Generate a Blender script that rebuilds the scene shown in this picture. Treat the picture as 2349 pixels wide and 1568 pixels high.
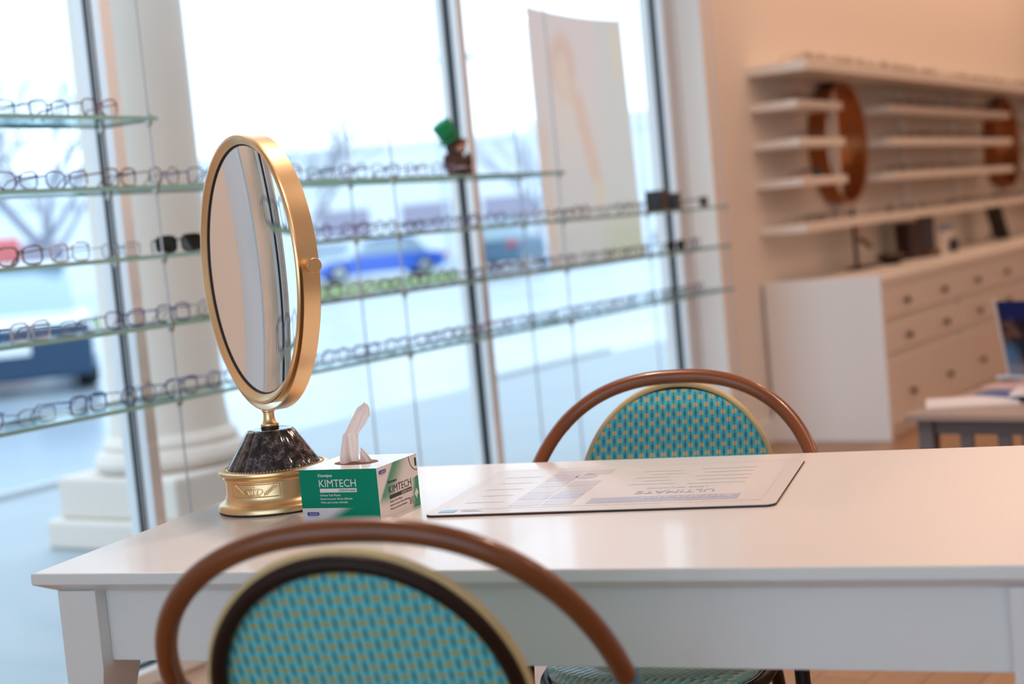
import bpy, bmesh, math, random
from mathutils import Vector, Matrix

random.seed(7)
PI = math.pi
sc = bpy.context.scene
COL = sc.collection
for o in list(bpy.data.objects):
    bpy.data.objects.remove(o)

# ------------------------------------------------------------------ camera, world, exposure
FW = Vector((0.8397163108, 0.5380014574, -0.0736949741))
RT = Vector((0.5314638982, -0.8420898241, -0.0918196762))
UP = Vector((0.1114569074, -0.0379362616, 0.9930449123))
CAM = Vector((0, 0, 1.18))
cd = bpy.data.cameras.new('camera')
cam = bpy.data.objects.new('camera', cd)
COL.objects.link(cam)
cam.matrix_world = Matrix(((RT.x, UP.x, -FW.x, CAM.x), (RT.y, UP.y, -FW.y, CAM.y), (RT.z, UP.z, -FW.z, CAM.z), (0, 0, 0, 1)))
cd.sensor_width = 36
cd.lens = 3480 / 2349 * 36
cd.clip_start = 0.05
cd.clip_end = 600
cd.dof.use_dof = True
cd.dof.focus_distance = 2.42
cd.dof.aperture_fstop = 2.6
sc.camera = cam

w = bpy.data.worlds.new('overcast_sky')
sc.world = w
w.use_nodes = True
bg = w.node_tree.nodes['Background']
bg.inputs['Color'].default_value = (0.66, 0.83, 1.0, 1)
bg.inputs['Strength'].default_value = 2.5

sc.view_settings.view_transform = 'Standard'
sc.view_settings.look = 'None'
sc.view_settings.gamma = 1
sc.view_settings.exposure = 0.0
try:
    sc.cycles.use_denoising = True
    sc.cycles.max_bounces = 7
    sc.cycles.diffuse_bounces = 4
    sc.cycles.glossy_bounces = 4
    sc.cycles.transmission_bounces = 4
    sc.cycles.transparent_max_bounces = 24
    sc.cycles.sample_clamp_indirect = 4.0
    sc.cycles.caustics_reflective = False
    sc.cycles.caustics_refractive = False
    sc.cycles.blur_glossy = 0.5
except Exception:
    pass

LAMP_W = 17.0
LAMP_COL = (1.0, 0.63, 0.43)

# ------------------------------------------------------------------ materials
MATS = {}


def hexc(r, g, b):
    def f(c):
        c /= 255.0
        return c / 12.92 if c <= 0.04045 else ((c + 0.055) / 1.055) ** 2.4
    return (f(r), f(g), f(b))


def mat(name, col=(0.8, 0.8, 0.8), rough=0.5, metal=0.0, coat=0.0, var=0.0, scale=8.0, bump=0.0, bscale=60.0, emit=None, estr=0.0, spec=0.5, stretch=None, coords='Object'):
    """Principled material; var mixes a noise variation of the colour, bump adds fine relief."""
    if name in MATS:
        return MATS[name]
    m = bpy.data.materials.new(name)
    m.use_nodes = True
    nt = m.node_tree
    b = nt.nodes['Principled BSDF']
    b.inputs['Base Color'].default_value = (*col, 1)
    b.inputs['Roughness'].default_value = rough
    b.inputs['Metallic'].default_value = metal
    b.inputs['Coat Weight'].default_value = coat
    b.inputs['Coat Roughness'].default_value = 0.08
    b.inputs['Specular IOR Level'].default_value = spec
    if emit:
        b.inputs['Emission Color'].default_value = (*emit, 1)
        b.inputs['Emission Strength'].default_value = estr
    if var or bump:
        tc = nt.nodes.new('ShaderNodeTexCoord')
        mp = nt.nodes.new('ShaderNodeMapping')
        if stretch:
            mp.inputs['Scale'].default_value = stretch
        nt.links.new(tc.outputs[coords], mp.inputs['Vector'])
    if var:
        nz = nt.nodes.new('ShaderNodeTexNoise')
        nz.inputs['Scale'].default_value = scale
        nz.inputs['Detail'].default_value = 4
        nt.links.new(mp.outputs['Vector'], nz.inputs['Vector'])
        mx = nt.nodes.new('ShaderNodeMix')
        mx.data_type = 'RGBA'
        mx.inputs[6].default_value = (*[c * (1 - var) for c in col], 1)
        mx.inputs[7].default_value = (*[min(1, c * (1 + var)) for c in col], 1)
        nt.links.new(nz.outputs['Fac'], mx.inputs[0])
        nt.links.new(mx.outputs[2], b.inputs['Base Color'])
    if bump:
        nb = nt.nodes.new('ShaderNodeTexNoise')
        nb.inputs['Scale'].default_value = bscale
        nb.inputs['Detail'].default_value = 3
        nt.links.new(mp.outputs['Vector'], nb.inputs['Vector'])
        bp = nt.nodes.new('ShaderNodeBump')
        bp.inputs['Strength'].default_value = bump
        bp.inputs['Distance'].default_value = 0.002
        nt.links.new(nb.outputs['Fac'], bp.inputs['Height'])
        nt.links.new(bp.outputs['Normal'], b.inputs['Normal'])
    MATS[name] = m
    return m


class NB:
    """Tiny expression builder for shader nodes."""

    def __init__(s, m):
        s.m = m
        s.nt = m.node_tree

    def n(s, t):
        return s.nt.nodes.new(t)

    def put(s, sock, v):
        if isinstance(v, (int, float)):
            sock.default_value = v
        elif isinstance(v, tuple):
            sock.default_value = (*v, 1) if len(v) == 3 and sock.type == 'RGBA' else v
        else:
            s.nt.links.new(v, sock)

    def ma(s, op, a, b=0.0, c=0.0):
        n = s.n('ShaderNodeMath')
        n.operation = op
        s.put(n.inputs[0], a)
        s.put(n.inputs[1], b)
        s.put(n.inputs[2], c)
        return n.outputs[0]

    def add(s, a, b): return s.ma('ADD', a, b)
    def sub(s, a, b): return s.ma('SUBTRACT', a, b)
    def mul(s, a, b): return s.ma('MULTIPLY', a, b)
    def div(s, a, b): return s.ma('DIVIDE', a, b)
    def lt(s, a, b): return s.ma('LESS_THAN', a, b)
    def gt(s, a, b): return s.ma('GREATER_THAN', a, b)
    def fr(s, a): return s.ma('FRACT', a)
    def ab(s, a): return s.ma('ABSOLUTE', a)

    def smooth(s, v, lo, hi):
        n = s.n('ShaderNodeMapRange')
        n.interpolation_type = 'SMOOTHSTEP'
        s.put(n.inputs[0], v)
        s.put(n.inputs[1], lo)
        s.put(n.inputs[2], hi)
        return n.outputs[0]

    def mix(s, f, a, b):
        n = s.n('ShaderNodeMix')
        n.data_type = 'RGBA'
        s.put(n.inputs[0], f)
        s.put(n.inputs[6], a)
        s.put(n.inputs[7], b)
        return n.outputs[2]

    def uv(s):
        t = s.n('ShaderNodeTexCoord')
        x = s.n('ShaderNodeSeparateXYZ')
        s.nt.links.new(t.outputs['UV'], x.inputs[0])
        return x.outputs[0], x.outputs[1]

    def obj(s):
        t = s.n('ShaderNodeTexCoord')
        x = s.n('ShaderNodeSeparateXYZ')
        s.nt.links.new(t.outputs['Object'], x.inputs[0])
        return x.outputs[0], x.outputs[1], x.outputs[2]

    def noise(s, scale, vec=None, detail=3):
        t = s.n('ShaderNodeTexNoise')
        t.inputs['Scale'].default_value = scale
        t.inputs['Detail'].default_value = detail
        if vec is None:
            c = s.n('ShaderNodeTexCoord')
            vec = c.outputs['Object']
        s.nt.links.new(vec, t.inputs['Vector'])
        return t.outputs['Fac']

    def bump(s, h, strength=0.5, dist=0.002):
        n = s.n('ShaderNodeBump')
        n.inputs['Strength'].default_value = strength
        n.inputs['Distance'].default_value = dist
        s.put(n.inputs['Height'], h)
        b = s.m.node_tree.nodes['Principled BSDF']
        s.nt.links.new(n.outputs[0], b.inputs['Normal'])

    def base(s, c):
        b = s.m.node_tree.nodes['Principled BSDF']
        s.put(b.inputs['Base Color'], c)


def newmat(name, rough=0.5, metal=0.0, coat=0.0):
    m = mat(name, rough=rough, metal=metal, coat=coat)
    return m, NB(m)


def glass_mat(name, tint=(0.97, 0.99, 1.0), refl=0.06, rough=0.02, edge=0.6):
    """Thin see-through sheet: mostly transparent, with a Fresnel reflection."""
    m = bpy.data.materials.new(name)
    m.use_nodes = True
    nt = m.node_tree
    nt.nodes.clear()
    out = nt.nodes.new('ShaderNodeOutputMaterial')
    tr = nt.nodes.new('ShaderNodeBsdfTransparent')
    tr.inputs[0].default_value = (*tint, 1)
    gl = nt.nodes.new('ShaderNodeBsdfGlossy')
    gl.inputs['Roughness'].default_value = rough
    gl.inputs['Color'].default_value = (1, 1, 1, 1)
    lw = nt.nodes.new('ShaderNodeLayerWeight')
    lw.inputs[0].default_value = 0.25
    mul = nt.nodes.new('ShaderNodeMath')
    mul.operation = 'MULTIPLY_ADD'
    mul.inputs[1].default_value = edge * 0.5
    mul.inputs[2].default_value = refl
    mul.use_clamp = True
    nt.links.new(lw.outputs['Fresnel'], mul.inputs[0])
    mx = nt.nodes.new('ShaderNodeMixShader')
    nt.links.new(mul.outputs[0], mx.inputs[0])
    nt.links.new(tr.outputs[0], mx.inputs[1])
    nt.links.new(gl.outputs[0], mx.inputs[2])
    nt.links.new(mx.outputs[0], out.inputs[0])
    return m


def frost_mat(name):
    m = bpy.data.materials.new(name)
    m.use_nodes = True
    nt = m.node_tree
    nt.nodes.clear()
    out = nt.nodes.new('ShaderNodeOutputMaterial')
    a = nt.nodes.new('ShaderNodeBsdfTranslucent')
    a.inputs[0].default_value = (0.74, 0.80, 0.86, 1)
    b = nt.nodes.new('ShaderNodeBsdfDiffuse')
    b.inputs[0].default_value = (0.74, 0.80, 0.86, 1)
    x = nt.nodes.new('ShaderNodeMixShader')
    x.inputs[0].default_value = 0.55
    nt.links.new(a.outputs[0], x.inputs[1])
    nt.links.new(b.outputs[0], x.inputs[2])
    nt.links.new(x.outputs[0], out.inputs[0])
    return m


WALL = mat('warm_white_wall_paint', (0.80, 0.74, 0.68), 0.7, bump=0.05, bscale=150)
CEIL = mat('ceiling_paint', (0.80, 0.76, 0.70), 0.8)
TRIMW = mat('white_trim_paint', (0.82, 0.82, 0.82), 0.4)
ALU = mat('white_aluminium', (0.78, 0.79, 0.81), 0.35)
GASKET = mat('black_window_gasket', (0.006, 0.008, 0.010), 0.45)
PANE = glass_mat('window_pane_glass', (0.98, 1.0, 1.0), 0.006, 0.0, 0.10)
FROST = frost_mat('added_frosted_film')  # only for the unseen strips added for the table mirror's reflection
SHELFGL = glass_mat('shelf_glass', (0.80, 0.92, 0.93), 0.10, 0.02, 0.5)
LENSGL = glass_mat('lens_glass', (0.95, 0.97, 0.98), 0.10, 0.02, 0.6)
SHELFEDGE = mat('green_glass_edge', (0.22, 0.42, 0.40), 0.15, spec=0.6)
STEEL = mat('brushed_steel', (0.55, 0.55, 0.55), 0.3, 1.0)
CABLE = mat('steel_cable', (0.42, 0.44, 0.47), 0.4, 0.6)
TABLEW = mat('white_lacquered_wood', (0.80, 0.775, 0.76), 0.28, coat=0.35, bump=0.12, bscale=6, stretch=(40, 2, 40), var=0.02, scale=5)
DRESSW = mat('off_white_painted_wood', (0.80, 0.765, 0.72), 0.4, bump=0.03, bscale=80)
RATTAN = mat('brown_rattan', (0.19, 0.050, 0.012), 0.30, coat=0.2, var=0.4, scale=9, bump=0.05, bscale=70)
RATTAND = mat('dark_rattan', (0.018, 0.0065, 0.004), 0.45, spec=0.25, var=0.3, scale=20)
CREAM = mat('cream_binding', (0.62, 0.46, 0.22), 0.5, var=0.12, scale=60, bump=0.1, bscale=300)
BLUEWRAP = mat('blue_wrap', (0.035, 0.22, 0.32), 0.35, bump=0.2, bscale=200)
GOLD = mat('satin_gold', (0.84, 0.60, 0.335), 0.32, 1.0, bump=0.02, bscale=250)
GOLDD = mat('brushed_gold', (0.76, 0.53, 0.29), 0.38, 1.0)
MIRROR = mat('mirror_silver', (0.90, 0.91, 0.91), 0.0, 1.0)
COPPER = mat('copper_wood_ring', (0.36, 0.11, 0.026), 0.33, 0.6, var=0.3, scale=4)
DARKMETAL = mat('dark_bronze_metal', (0.03, 0.024, 0.02), 0.4, 0.5)
RUBBER = mat('black_rubber', (0.012, 0.012, 0.013), 0.6)
BLACKP = mat('black_plastic', (0.012, 0.010, 0.010), 0.3)

# ------------------------------------------------------------------ mesh helpers
def obj(name, bm, m, parent=None, smooth=False, uv=False):
    bmesh.ops.recalc_face_normals(bm, faces=bm.faces[:]) if not uv else None
    me = bpy.data.meshes.new(name)
    bm.to_mesh(me)
    bm.free()
    for mm in (m if isinstance(m, (list, tuple)) else [m]):
        me.materials.append(mm)
    if smooth:
        for p in me.polygons:
            p.use_smooth = True
        try:
            me.set_sharp_from_angle(angle=math.radians(40))
        except Exception:
            pass
    o = bpy.data.objects.new(name, me)
    COL.objects.link(o)
    if parent:
        o.parent = parent
    return o


def tag(o, label, cat, group=None, kind=None):
    o['label'] = label
    o['category'] = cat
    if group:
        o['group'] = group
    if kind:
        o['kind'] = kind
    return o


def thing(name, label, cat, loc=(0, 0, 0), rz=0.0, group=None):
    o = bpy.data.objects.new(name, None)
    o.empty_display_size = 0.05
    COL.objects.link(o)
    o.location = loc
    o.rotation_euler = (0, 0, rz)
    return tag(o, label, cat, group)


def struct(name, bm, m, parent=None, smooth=False):
    o = obj(name, bm, m, parent, smooth)
    o['kind'] = 'structure'
    return o


def copy_tree(o, parent=None):
    c = o.copy()
    COL.objects.link(c)
    if parent:
        c.parent = parent
    for ch in list(o.children):
        copy_tree(ch, c)
    return c


def B():
    return bmesh.new()


def box(bm, c, s, M=None, bev=0.0, mi=0):
    r = bmesh.ops.create_cube(bm, size=1.0)
    vs = r['verts']
    for v in vs:
        v.co = Vector((v.co.x * s[0] + c[0], v.co.y * s[1] + c[1], v.co.z * s[2] + c[2]))
    es = list({e for v in vs for e in v.link_edges})
    if bev > 0:
        q = bmesh.ops.bevel(bm, geom=es, offset=bev, segments=2, affect='EDGES', profile=0.5)
        vs = list({v for f in q['faces'] for v in f.verts} | {v for v in vs if v.is_valid})
    if M is not None:
        for v in vs:
            v.co = M @ v.co
    if mi:
        for f in {f for v in vs for f in v.link_faces}:
            f.material_index = mi
    return vs


def bx(c, s, bev=0.0, M=None):
    bm = B()
    box(bm, c, s, M, bev)
    return bm


def box2(bm, a, b, bev=0.0):
    return box(bm, [(a[i] + b[i]) / 2 for i in range(3)], [abs(b[i] - a[i]) for i in range(3)], None, bev)


def tube(bm, pts, r, seg=10, closed=False, cap=True, mi=0):
    pts = [Vector(p) for p in pts]
    n = len(pts)
    rad = r if callable(r) else (lambda t: r)
    tang = []
    for i in range(n):
        if closed:
            t = pts[(i + 1) % n] - pts[i - 1]
        else:
            t = pts[min(i + 1, n - 1)] - pts[max(i - 1, 0)]
        tang.append(t.normalized())
    ref = Vector((0, 0, 1)) if abs(tang[0].z) < 0.9 else Vector((1, 0, 0))
    nrm = (ref - tang[0] * ref.dot(tang[0])).normalized()
    rings = []
    for i in range(n):
        nrm = (nrm - tang[i] * nrm.dot(tang[i])).normalized()
        bn = tang[i].cross(nrm)
        rr = rad(i / max(1, n - 1))
        rings.append([bm.verts.new(pts[i] + (nrm * math.cos(2 * PI * k / seg) + bn * math.sin(2 * PI * k / seg)) * rr) for k in range(seg)])
    fs = []
    for i in range(n if closed else n - 1):
        a, b2 = rings[i], rings[(i + 1) % n]
        off = 0
        if closed and i == n - 1:
            off = min(range(seg), key=lambda k: (a[0].co - b2[k].co).length)
        for k in range(seg):
            fs.append(bm.faces.new((a[k], a[(k + 1) % seg], b2[(k + 1 + off) % seg], b2[(k + off) % seg])))
    if cap and not closed:
        fs.append(bm.faces.new(rings[0][::-1]))
        fs.append(bm.faces.new(rings[-1]))
    for f in fs:
        f.material_index = mi
    return bm


def lathe(bm, prof, seg=48, M=None, cap=True):
    rings = []
    for r, z in prof:
        if r < 1e-6:
            rings.append([bm.verts.new((0, 0, z))])
        else:
            rings.append([bm.verts.new((r * math.cos(2 * PI * k / seg), r * math.sin(2 * PI * k / seg), z)) for k in range(seg)])
    for a, b2 in zip(rings, rings[1:]):
        for k in range(seg):
            k2 = (k + 1) % seg
            if len(a) == 1 and len(b2) == 1:
                continue
            if len(a) == 1:
                bm.faces.new((a[0], b2[k2], b2[k]))
            elif len(b2) == 1:
                bm.faces.new((a[k], a[k2], b2[0]))
            else:
                bm.faces.new((a[k], a[k2], b2[k2], b2[k]))
    if cap:
        if len(rings[0]) > 1:
            bm.faces.new(rings[0][::-1])
        if len(rings[-1]) > 1:
            bm.faces.new(rings[-1])
    if M is not None:
        for ring in rings:
            for v in ring:
                v.co = M @ v.co
    return bm


def prism(bm, poly, d0, d1, M=None, bev=0.0):
    """Polygon in local XY extruded along local Z from d0 to d1."""
    a = [bm.verts.new((x, y, d0)) for x, y in poly]
    b2 = [bm.verts.new((x, y, d1)) for x, y in poly]
    n = len(poly)
    bm.faces.new(a[::-1])
    bm.faces.new(b2)
    for i in range(n):
        bm.faces.new((a[i], a[(i + 1) % n], b2[(i + 1) % n], b2[i]))
    if M is not None:
        for v in a + b2:
            v.co = M @ v.co
    return a + b2


def blob(bm, c, s, u=14, v=9, M=None):
    r = bmesh.ops.create_uvsphere(bm, u_segments=u, v_segments=v, radius=1.0)
    for q in r['verts']:
        p = Vector((q.co.x * s[0], q.co.y * s[1], q.co.z * s[2]))
        if M is not None:
            p = M @ p
        q.co = p + Vector(c)
    return bm


def frame_M(org, ex, ey):
    """Matrix with local x=ex, y=ey, z=ex x ey at org."""
    ex = Vector(ex).normalized()
    ey = Vector(ey)
    ez = ex.cross(ey).normalized()
    ey = ez.cross(ex)
    return Matrix(((ex.x, ey.x, ez.x, org[0]), (ex.y, ey.y, ez.y, org[1]), (ex.z, ey.z, ez.z, org[2]), (0, 0, 0, 1)))


def text(name, s, m, parent, M, width=None, height=0.01, bold=0.0, flipx=False, align='LEFT'):
    """Lettering as a thin flat mesh in the local XY plane of M (relative to parent)."""
    cu = bpy.data.curves.new(name, 'FONT')
    cu.body = s
    cu.size = 1.0
    cu.resolution_u = 3
    cu.offset = bold
    cu.extrude = 0.0
    t = bpy.data.objects.new(name, cu)
    COL.objects.link(t)
    dg = bpy.context.evaluated_depsgraph_get()
    me = bpy.data.meshes.new_from_object(t.evaluated_get(dg))
    bpy.data.objects.remove(t)
    bpy.data.curves.remove(cu)
    xs = [v.co.x for v in me.vertices]
    ys = [v.co.y for v in me.vertices]
    x0, x1 = min(xs), max(xs)
    k = height / 0.70
    kx = (width / (x1 - x0)) if width else k
    for v in me.vertices:
        v.co = Vector(((v.co.x - x0) * kx, v.co.y * k, 0))
    me.materials.clear()
    me.materials.append(m)
    o = bpy.data.objects.new(name, me)
    COL.objects.link(o)
    o.parent = parent
    o.matrix_local = M
    return o


# ------------------------------------------------------------------ the setting
WY = 3.02          # inner plane of the window wall
FY = 3.18          # inner face of the window frames
GY = 3.232         # glass plane
XL, XR = 2.20, 6.60  # window opening
ZH = 3.0

fm, nb = newmat('oak_floor_boards', 0.42, coat=0.1)
t = nb.n('ShaderNodeTexCoord')
br = nb.n('ShaderNodeTexBrick')
br.inputs['Color1'].default_value = (0.42, 0.235, 0.125, 1)
br.inputs['Color2'].default_value = (0.34, 0.18, 0.09, 1)
br.inputs['Mortar'].default_value = (0.12, 0.06, 0.03, 1)
br.inputs['Scale'].default_value = 1.0
br.inputs['Mortar Size'].default_value = 0.002
br.inputs['Brick Width'].default_value = 1.4
br.inputs['Row Height'].default_value = 0.13
nb.nt.links.new(t.outputs['Object'], br.inputs['Vector'])
mp = nb.n('ShaderNodeMapping')
mp.inputs['Scale'].default_value = (1.5, 22, 1)
nb.nt.links.new(t.outputs['Object'], mp.inputs['Vector'])
grain = nb.noise(2.2, mp.outputs['Vector'], 5)
nb.base(nb.mix(nb.mul(grain, 0.55), br.outputs['Color'], (0.20, 0.095, 0.045)))

struct('floor', bx((5.5, -1.1, -0.1), (17.4, 8.64, 0.2)), fm)
struct('ceiling', bx((5.5, -1.1, 3.3), (17.4, 8.64, 0.2)), CEIL)
bm = B()
box2(bm, (-3.2, WY, 0), (1.93, 3.34, 3.2))
box2(bm, (2.07, WY, 0), (XL, 3.34, 3.2))
box2(bm, (1.93, WY, ZH), (2.07, 3.34, 3.2))
box2(bm, (1.93, WY, 0), (2.07, 3.34, 0.1))
box2(bm, (XR, WY, 0), (14.2, 3.34, 3.2))
box2(bm, (XL, WY, ZH), (XR, 3.34, 3.2))
struct('wall_window', bm, WALL)
bm = B()
box2(bm, (-3.2, -5.4, 0), (-3.0, WY, 0.12))
box2(bm, (-3.2, -5.4, 2.9), (-3.0, WY, 3.2))
box2(bm, (-3.2, -5.4, 0.12), (-3.0, -3.6, 2.9))
box2(bm, (-3.2, 2.6, 0.12), (-3.0, WY, 2.9))
struct('wall_entrance', bm, WALL)
struct('wall_back', bx((5.5, -5.5, 1.6), (17.4, 0.2, 3.2)), WALL)
struct('wall_far', bx((14.1, -1.1, 1.6), (0.2, 8.2, 3.2)), WALL)
struct('baseboard_window', bx((10.4, WY - 0.008, 0.06), (7.4, 0.016, 0.12), 0.003), TRIMW)
def film(x0, x1, y, z0, z1):
    bm = B()
    bm.faces.new([bm.verts.new(p) for p in ((x0, y, z0), (x1, y, z0), (x1, y, z1), (x0, y, z1))])
    return bm
struct('window_4', film(1.93, 2.07, WY + .03, 0.1, 3.0), FROST)  # unseen slit, added to give the table mirror its pale band
bm = B()
for a, b2 in ((2.20, 2.222), (2.275, 2.29)):
    box2(bm, (a, FY, 0), (b2, FY + .07, ZH))
wn = struct('window_6', bm, GASKET)  # unseen bars and film, added as stripes for the table mirror to reflect
bm = B()
for a, b2 in ((2.222, 2.235), (2.292, 2.306), (2.325, 2.335), (2.35, 2.365)):
    box2(bm, (a, FY - .01, 0), (b2, FY + .06, ZH))
obj('frame', bm, ALU, wn)
obj('added_frosted_strip', film(2.222, 2.365, FY + .02, 0.0, 3.0), FROST, wn)
# entrance wall glazing (behind the camera)
w0 = struct('window_5', bx((-3.1, -0.5, 0.14), (0.1, 6.2, 0.04)), ALU)
for y in (-3.57, -1.5, 0.5, 2.57):
    obj('frame', bx((-3.1, y, 1.52), (0.08, 0.05, 2.74)), ALU, w0)
obj('pane', bx((-3.1, -0.5, 1.52), (0.008, 6.1, 2.72)), PANE, w0)

# storefront bays: every bay one window with sill rail, pane, gasket
MULL = [(2.365, 2.385), (3.016, 3.058), (4.792, 4.834), (6.523, 6.60)]
for i in range(3):
    a, b2 = MULL[i][1], MULL[i + 1][0]
    bm = B()
    box2(bm, (a, FY, 0.0), (b2, FY + 0.10, 0.045), 0.004)
    box2(bm, (a, FY, ZH - 0.05), (b2, FY + 0.10, ZH), 0.004)
    wn = struct('window_%d' % (i + 1), bm, ALU)
    obj('pane', bx(((a + b2) / 2, GY, 1.54), (b2 - a + 0.01, 0.008, 2.92)), PANE, wn)
    bm = B()
    box2(bm, (a, GY - 0.012, 0.045), (b2, GY + 0.012, 0.056))
    box2(bm, (a, GY - 0.012, ZH - 0.065), (b2, GY + 0.012, ZH - 0.05))
    obj('gasket', bm, GASKET, wn)
for i, (a, b2) in enumerate(MULL):
    bm = B()
    box2(bm, (a, FY, 0), (b2, FY + 0.034, ZH), 0.003)
    box2(bm, (a + 0.002, 3.250, 0), (b2 - 0.002, 3.285, ZH), 0.003)
    tr = struct('trim_%d' % (i + 1), bm, ALU)
    obj('gasket', bx(((a + b2) / 2, 3.232, ZH / 2), (b2 - a - 0.002, 0.028, ZH)), GASKET, tr)

# ------------------------------------------------------------------ outdoors: ground
pm, nb = newmat('pale_concrete', 0.55)
x, y, z = nb.obj()
n1 = nb.noise(1.3, None, 5)
jx = nb.lt(nb.fr(nb.div(x, 1.5)), 0.012)
jy = nb.lt(nb.fr(nb.div(nb.add(y, 0.4), 1.5)), 0.012)
nb.base(nb.mix(nb.ma('MAXIMUM', jx, jy), nb.mix(n1, (0.27, 0.31, 0.335), (0.34, 0.38, 0.405)), (0.28, 0.32, 0.35)))
am, nb = newmat('wet_asphalt', 0.22)
n1 = nb.noise(0.16, None, 5)
n2 = nb.noise(0.9, None, 4)
nb.base(nb.mix(nb.smooth(nb.add(n1, nb.mul(n2, 0.3)), 0.45, 0.85), (0.30, 0.36, 0.43), (0.40, 0.46, 0.52)))
struct('pavement', bx((8, 5.0, -0.06), (60, 3.3, 0.10)), pm)
struct('parking_lot', bx((60, 206.6, -0.22), (700, 400, 0.2)), am)
gm = mat('winter_lawn', (0.17, 0.26, 0.085), 0.9, var=0.25, scale=0.8)
hv = Vector((math.cos(-0.35), math.sin(-0.35), 0))
bm = B()
prism(bm, [(25, 30.2), (20, 24.1), (35.5, 24.0), (44, 30.4)], -0.12, -0.05)
o = obj('lawn_strip', bm, gm)
tag(o, 'strip of pale green lawn between the parking lot lanes', 'lawn', None, 'stuff')
WHITEC = mat('pale_stop_concrete', (0.42, 0.44, 0.46), 0.8)
for xx, ln, lab in ((4.45, 3.4, 'concrete wheel stop by the stepped base of the outdoor column'), (11.35, 1.9, 'short concrete wheel stop out beyond the middle window')):
    bm = B()
    prism(bm, [(-0.1, 0), (0.1, 0), (0.06, 0.12), (-0.06, 0.12)], -ln / 2, ln / 2, frame_M((xx, 6.86, -0.12), (0, 1, 0), (0, 0, 1)))
    tag(obj('wheel_stop', bm, WHITEC), lab, 'wheel stop')

# column outside the first window
cm = mat('cream_stucco', (0.66, 0.58, 0.51), 0.8, var=0.04, scale=3, bump=0.1, bscale=40)
cx, cy = 4.754, 4.862
col = thing('porch_column', 'tall cream porch column on a stepped square base outside', 'column', (cx, cy, -0.01))
obj('shaft', lathe(B(), [(0.262, 0.46), (0.25, 0.55), (0.245, 2.2), (0.238, 4.4)], 40), cm, col, True)
obj('base_moulding', lathe(B(), [(0.30, 0.305), (0.325, 0.32), (0.335, 0.35), (0.32, 0.385), (0.29, 0.40), (0.295, 0.42), (0.28, 0.445), (0.262, 0.46)], 40), cm, col, True)
obj('plinth', bx((0, 0, 0.215), (0.71, 0.71, 0.18), 0.015), cm, col)
obj('pedestal', bx((0, 0, 0.0625), (0.80, 0.80, 0.125), 0.015), cm, col)

# ------------------------------------------------------------------ outdoors: trees
BARK = mat('grey_bark', (0.33, 0.32, 0.38), 0.9)  # bark paled, with the outdoor haze put into its colour


def tree(loc, h, label, seed, spread=0.5, levels=5, kids=3):
    rnd = random.Random(seed)
    root = thing('bare_tree', label, 'tree', loc, 0, 'bare trees around the parking lot')
    bt = B()
    tube(bt, [(0, 0, 0), (0.03, 0, h * 0.15), (0, 0.04, h * 0.30)], lambda t: h * 0.022 * (1 - 0.3 * t), 8)
    obj('trunk', bt, BARK, root, True)
    bb = B()

    def grow(p, d, ln, r, lv):
        e = p + d * ln
        mid = (p + e) / 2 + Vector((rnd.uniform(-1, 1), rnd.uniform(-1, 1), rnd.uniform(-.3, .6))) * ln * 0.06
        tube(bb, [p, mid, e], lambda t: r * (1 - 0.45 * t), 4, cap=False)
        if lv == 0:
            return
        for k in range(kids):
            ax = Vector((rnd.uniform(-1, 1), rnd.uniform(-1, 1), rnd.uniform(-0.35, 0.55)))
            nd = (d + ax * spread).normalized()
            nd.z = max(nd.z, -0.1)
            grow(p + (e - p) * rnd.uniform(0.55, 1.0), nd, ln * rnd.uniform(0.58, 0.82), r * 0.55, lv - 1)

    for k in range(6):
        a = 2 * PI * k / 6 + rnd.uniform(-.4, .4)
        d = Vector((math.cos(a) * 0.75, math.sin(a) * 0.75, 0.95)).normalized()
        grow(Vector((0, 0, h * (0.22 + 0.012 * k))), d, h * 0.24, h * 0.010, levels - 1)
    obj('branches', bb, BARK, root)
    return root


tree((17.5, 20.3, -0.12), 6.4, 'spreading bare tree above the parked white car', 3, 0.62)
tree((20.0, 26.5, -0.12), 7.4, 'taller thin bare tree further off at the lot edge', 5, 0.6)
tree((38.6, 32.2, -0.12), 6.8, 'bare tree seen beside the round table mirror', 8, 0.62)
tree((66.0, 40.0, -0.12), 8.5, 'hazy distant bare tree beyond the dark utility car', 11, 0.5)

# ------------------------------------------------------------------ outdoors: cars
TYRE = mat('tyre_rubber', (0.02, 0.02, 0.022), 0.7)
HUB = mat('wheel_alloy', (0.5, 0.52, 0.55), 0.35, 0.8)
CGLASS = mat('car_window_glass', (0.30, 0.40, 0.47), 0.05, spec=0.8)
LIGHTC = mat('clear_lamp_glass', (0.75, 0.78, 0.8), 0.1)
REDL = mat('red_lamp_glass', (0.6, 0.05, 0.05), 0.2)


def shell(bm, prof, w, tum, n=6):
    """Side outline (x,z) swept across the width with rounded sides."""
    lays = []
    for k in range(n + 1):
        f = -1 + 2 * k / n
        f = math.sin(f * PI / 2)
        y = f * w / 2
        sh = tum * (abs(f) ** 3)
        cxm = sum(p[0] for p in prof) / len(prof)
        zlo = min(p[1] for p in prof)
        lays.append([bm.verts.new((px + (cxm - px) * sh * 0.25, y, pz - (pz - zlo) * sh * 0.25)) for px, pz in prof])
    m = len(prof)
    for a, b2 in zip(lays, lays[1:]):
        for i in range(m):
            bm.faces.new((a[i], a[(i + 1) % m], b2[(i + 1) % m], b2[i]))
    bm.faces.new(lays[0][::-1])
    bm.faces.new(lays[-1])


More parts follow.
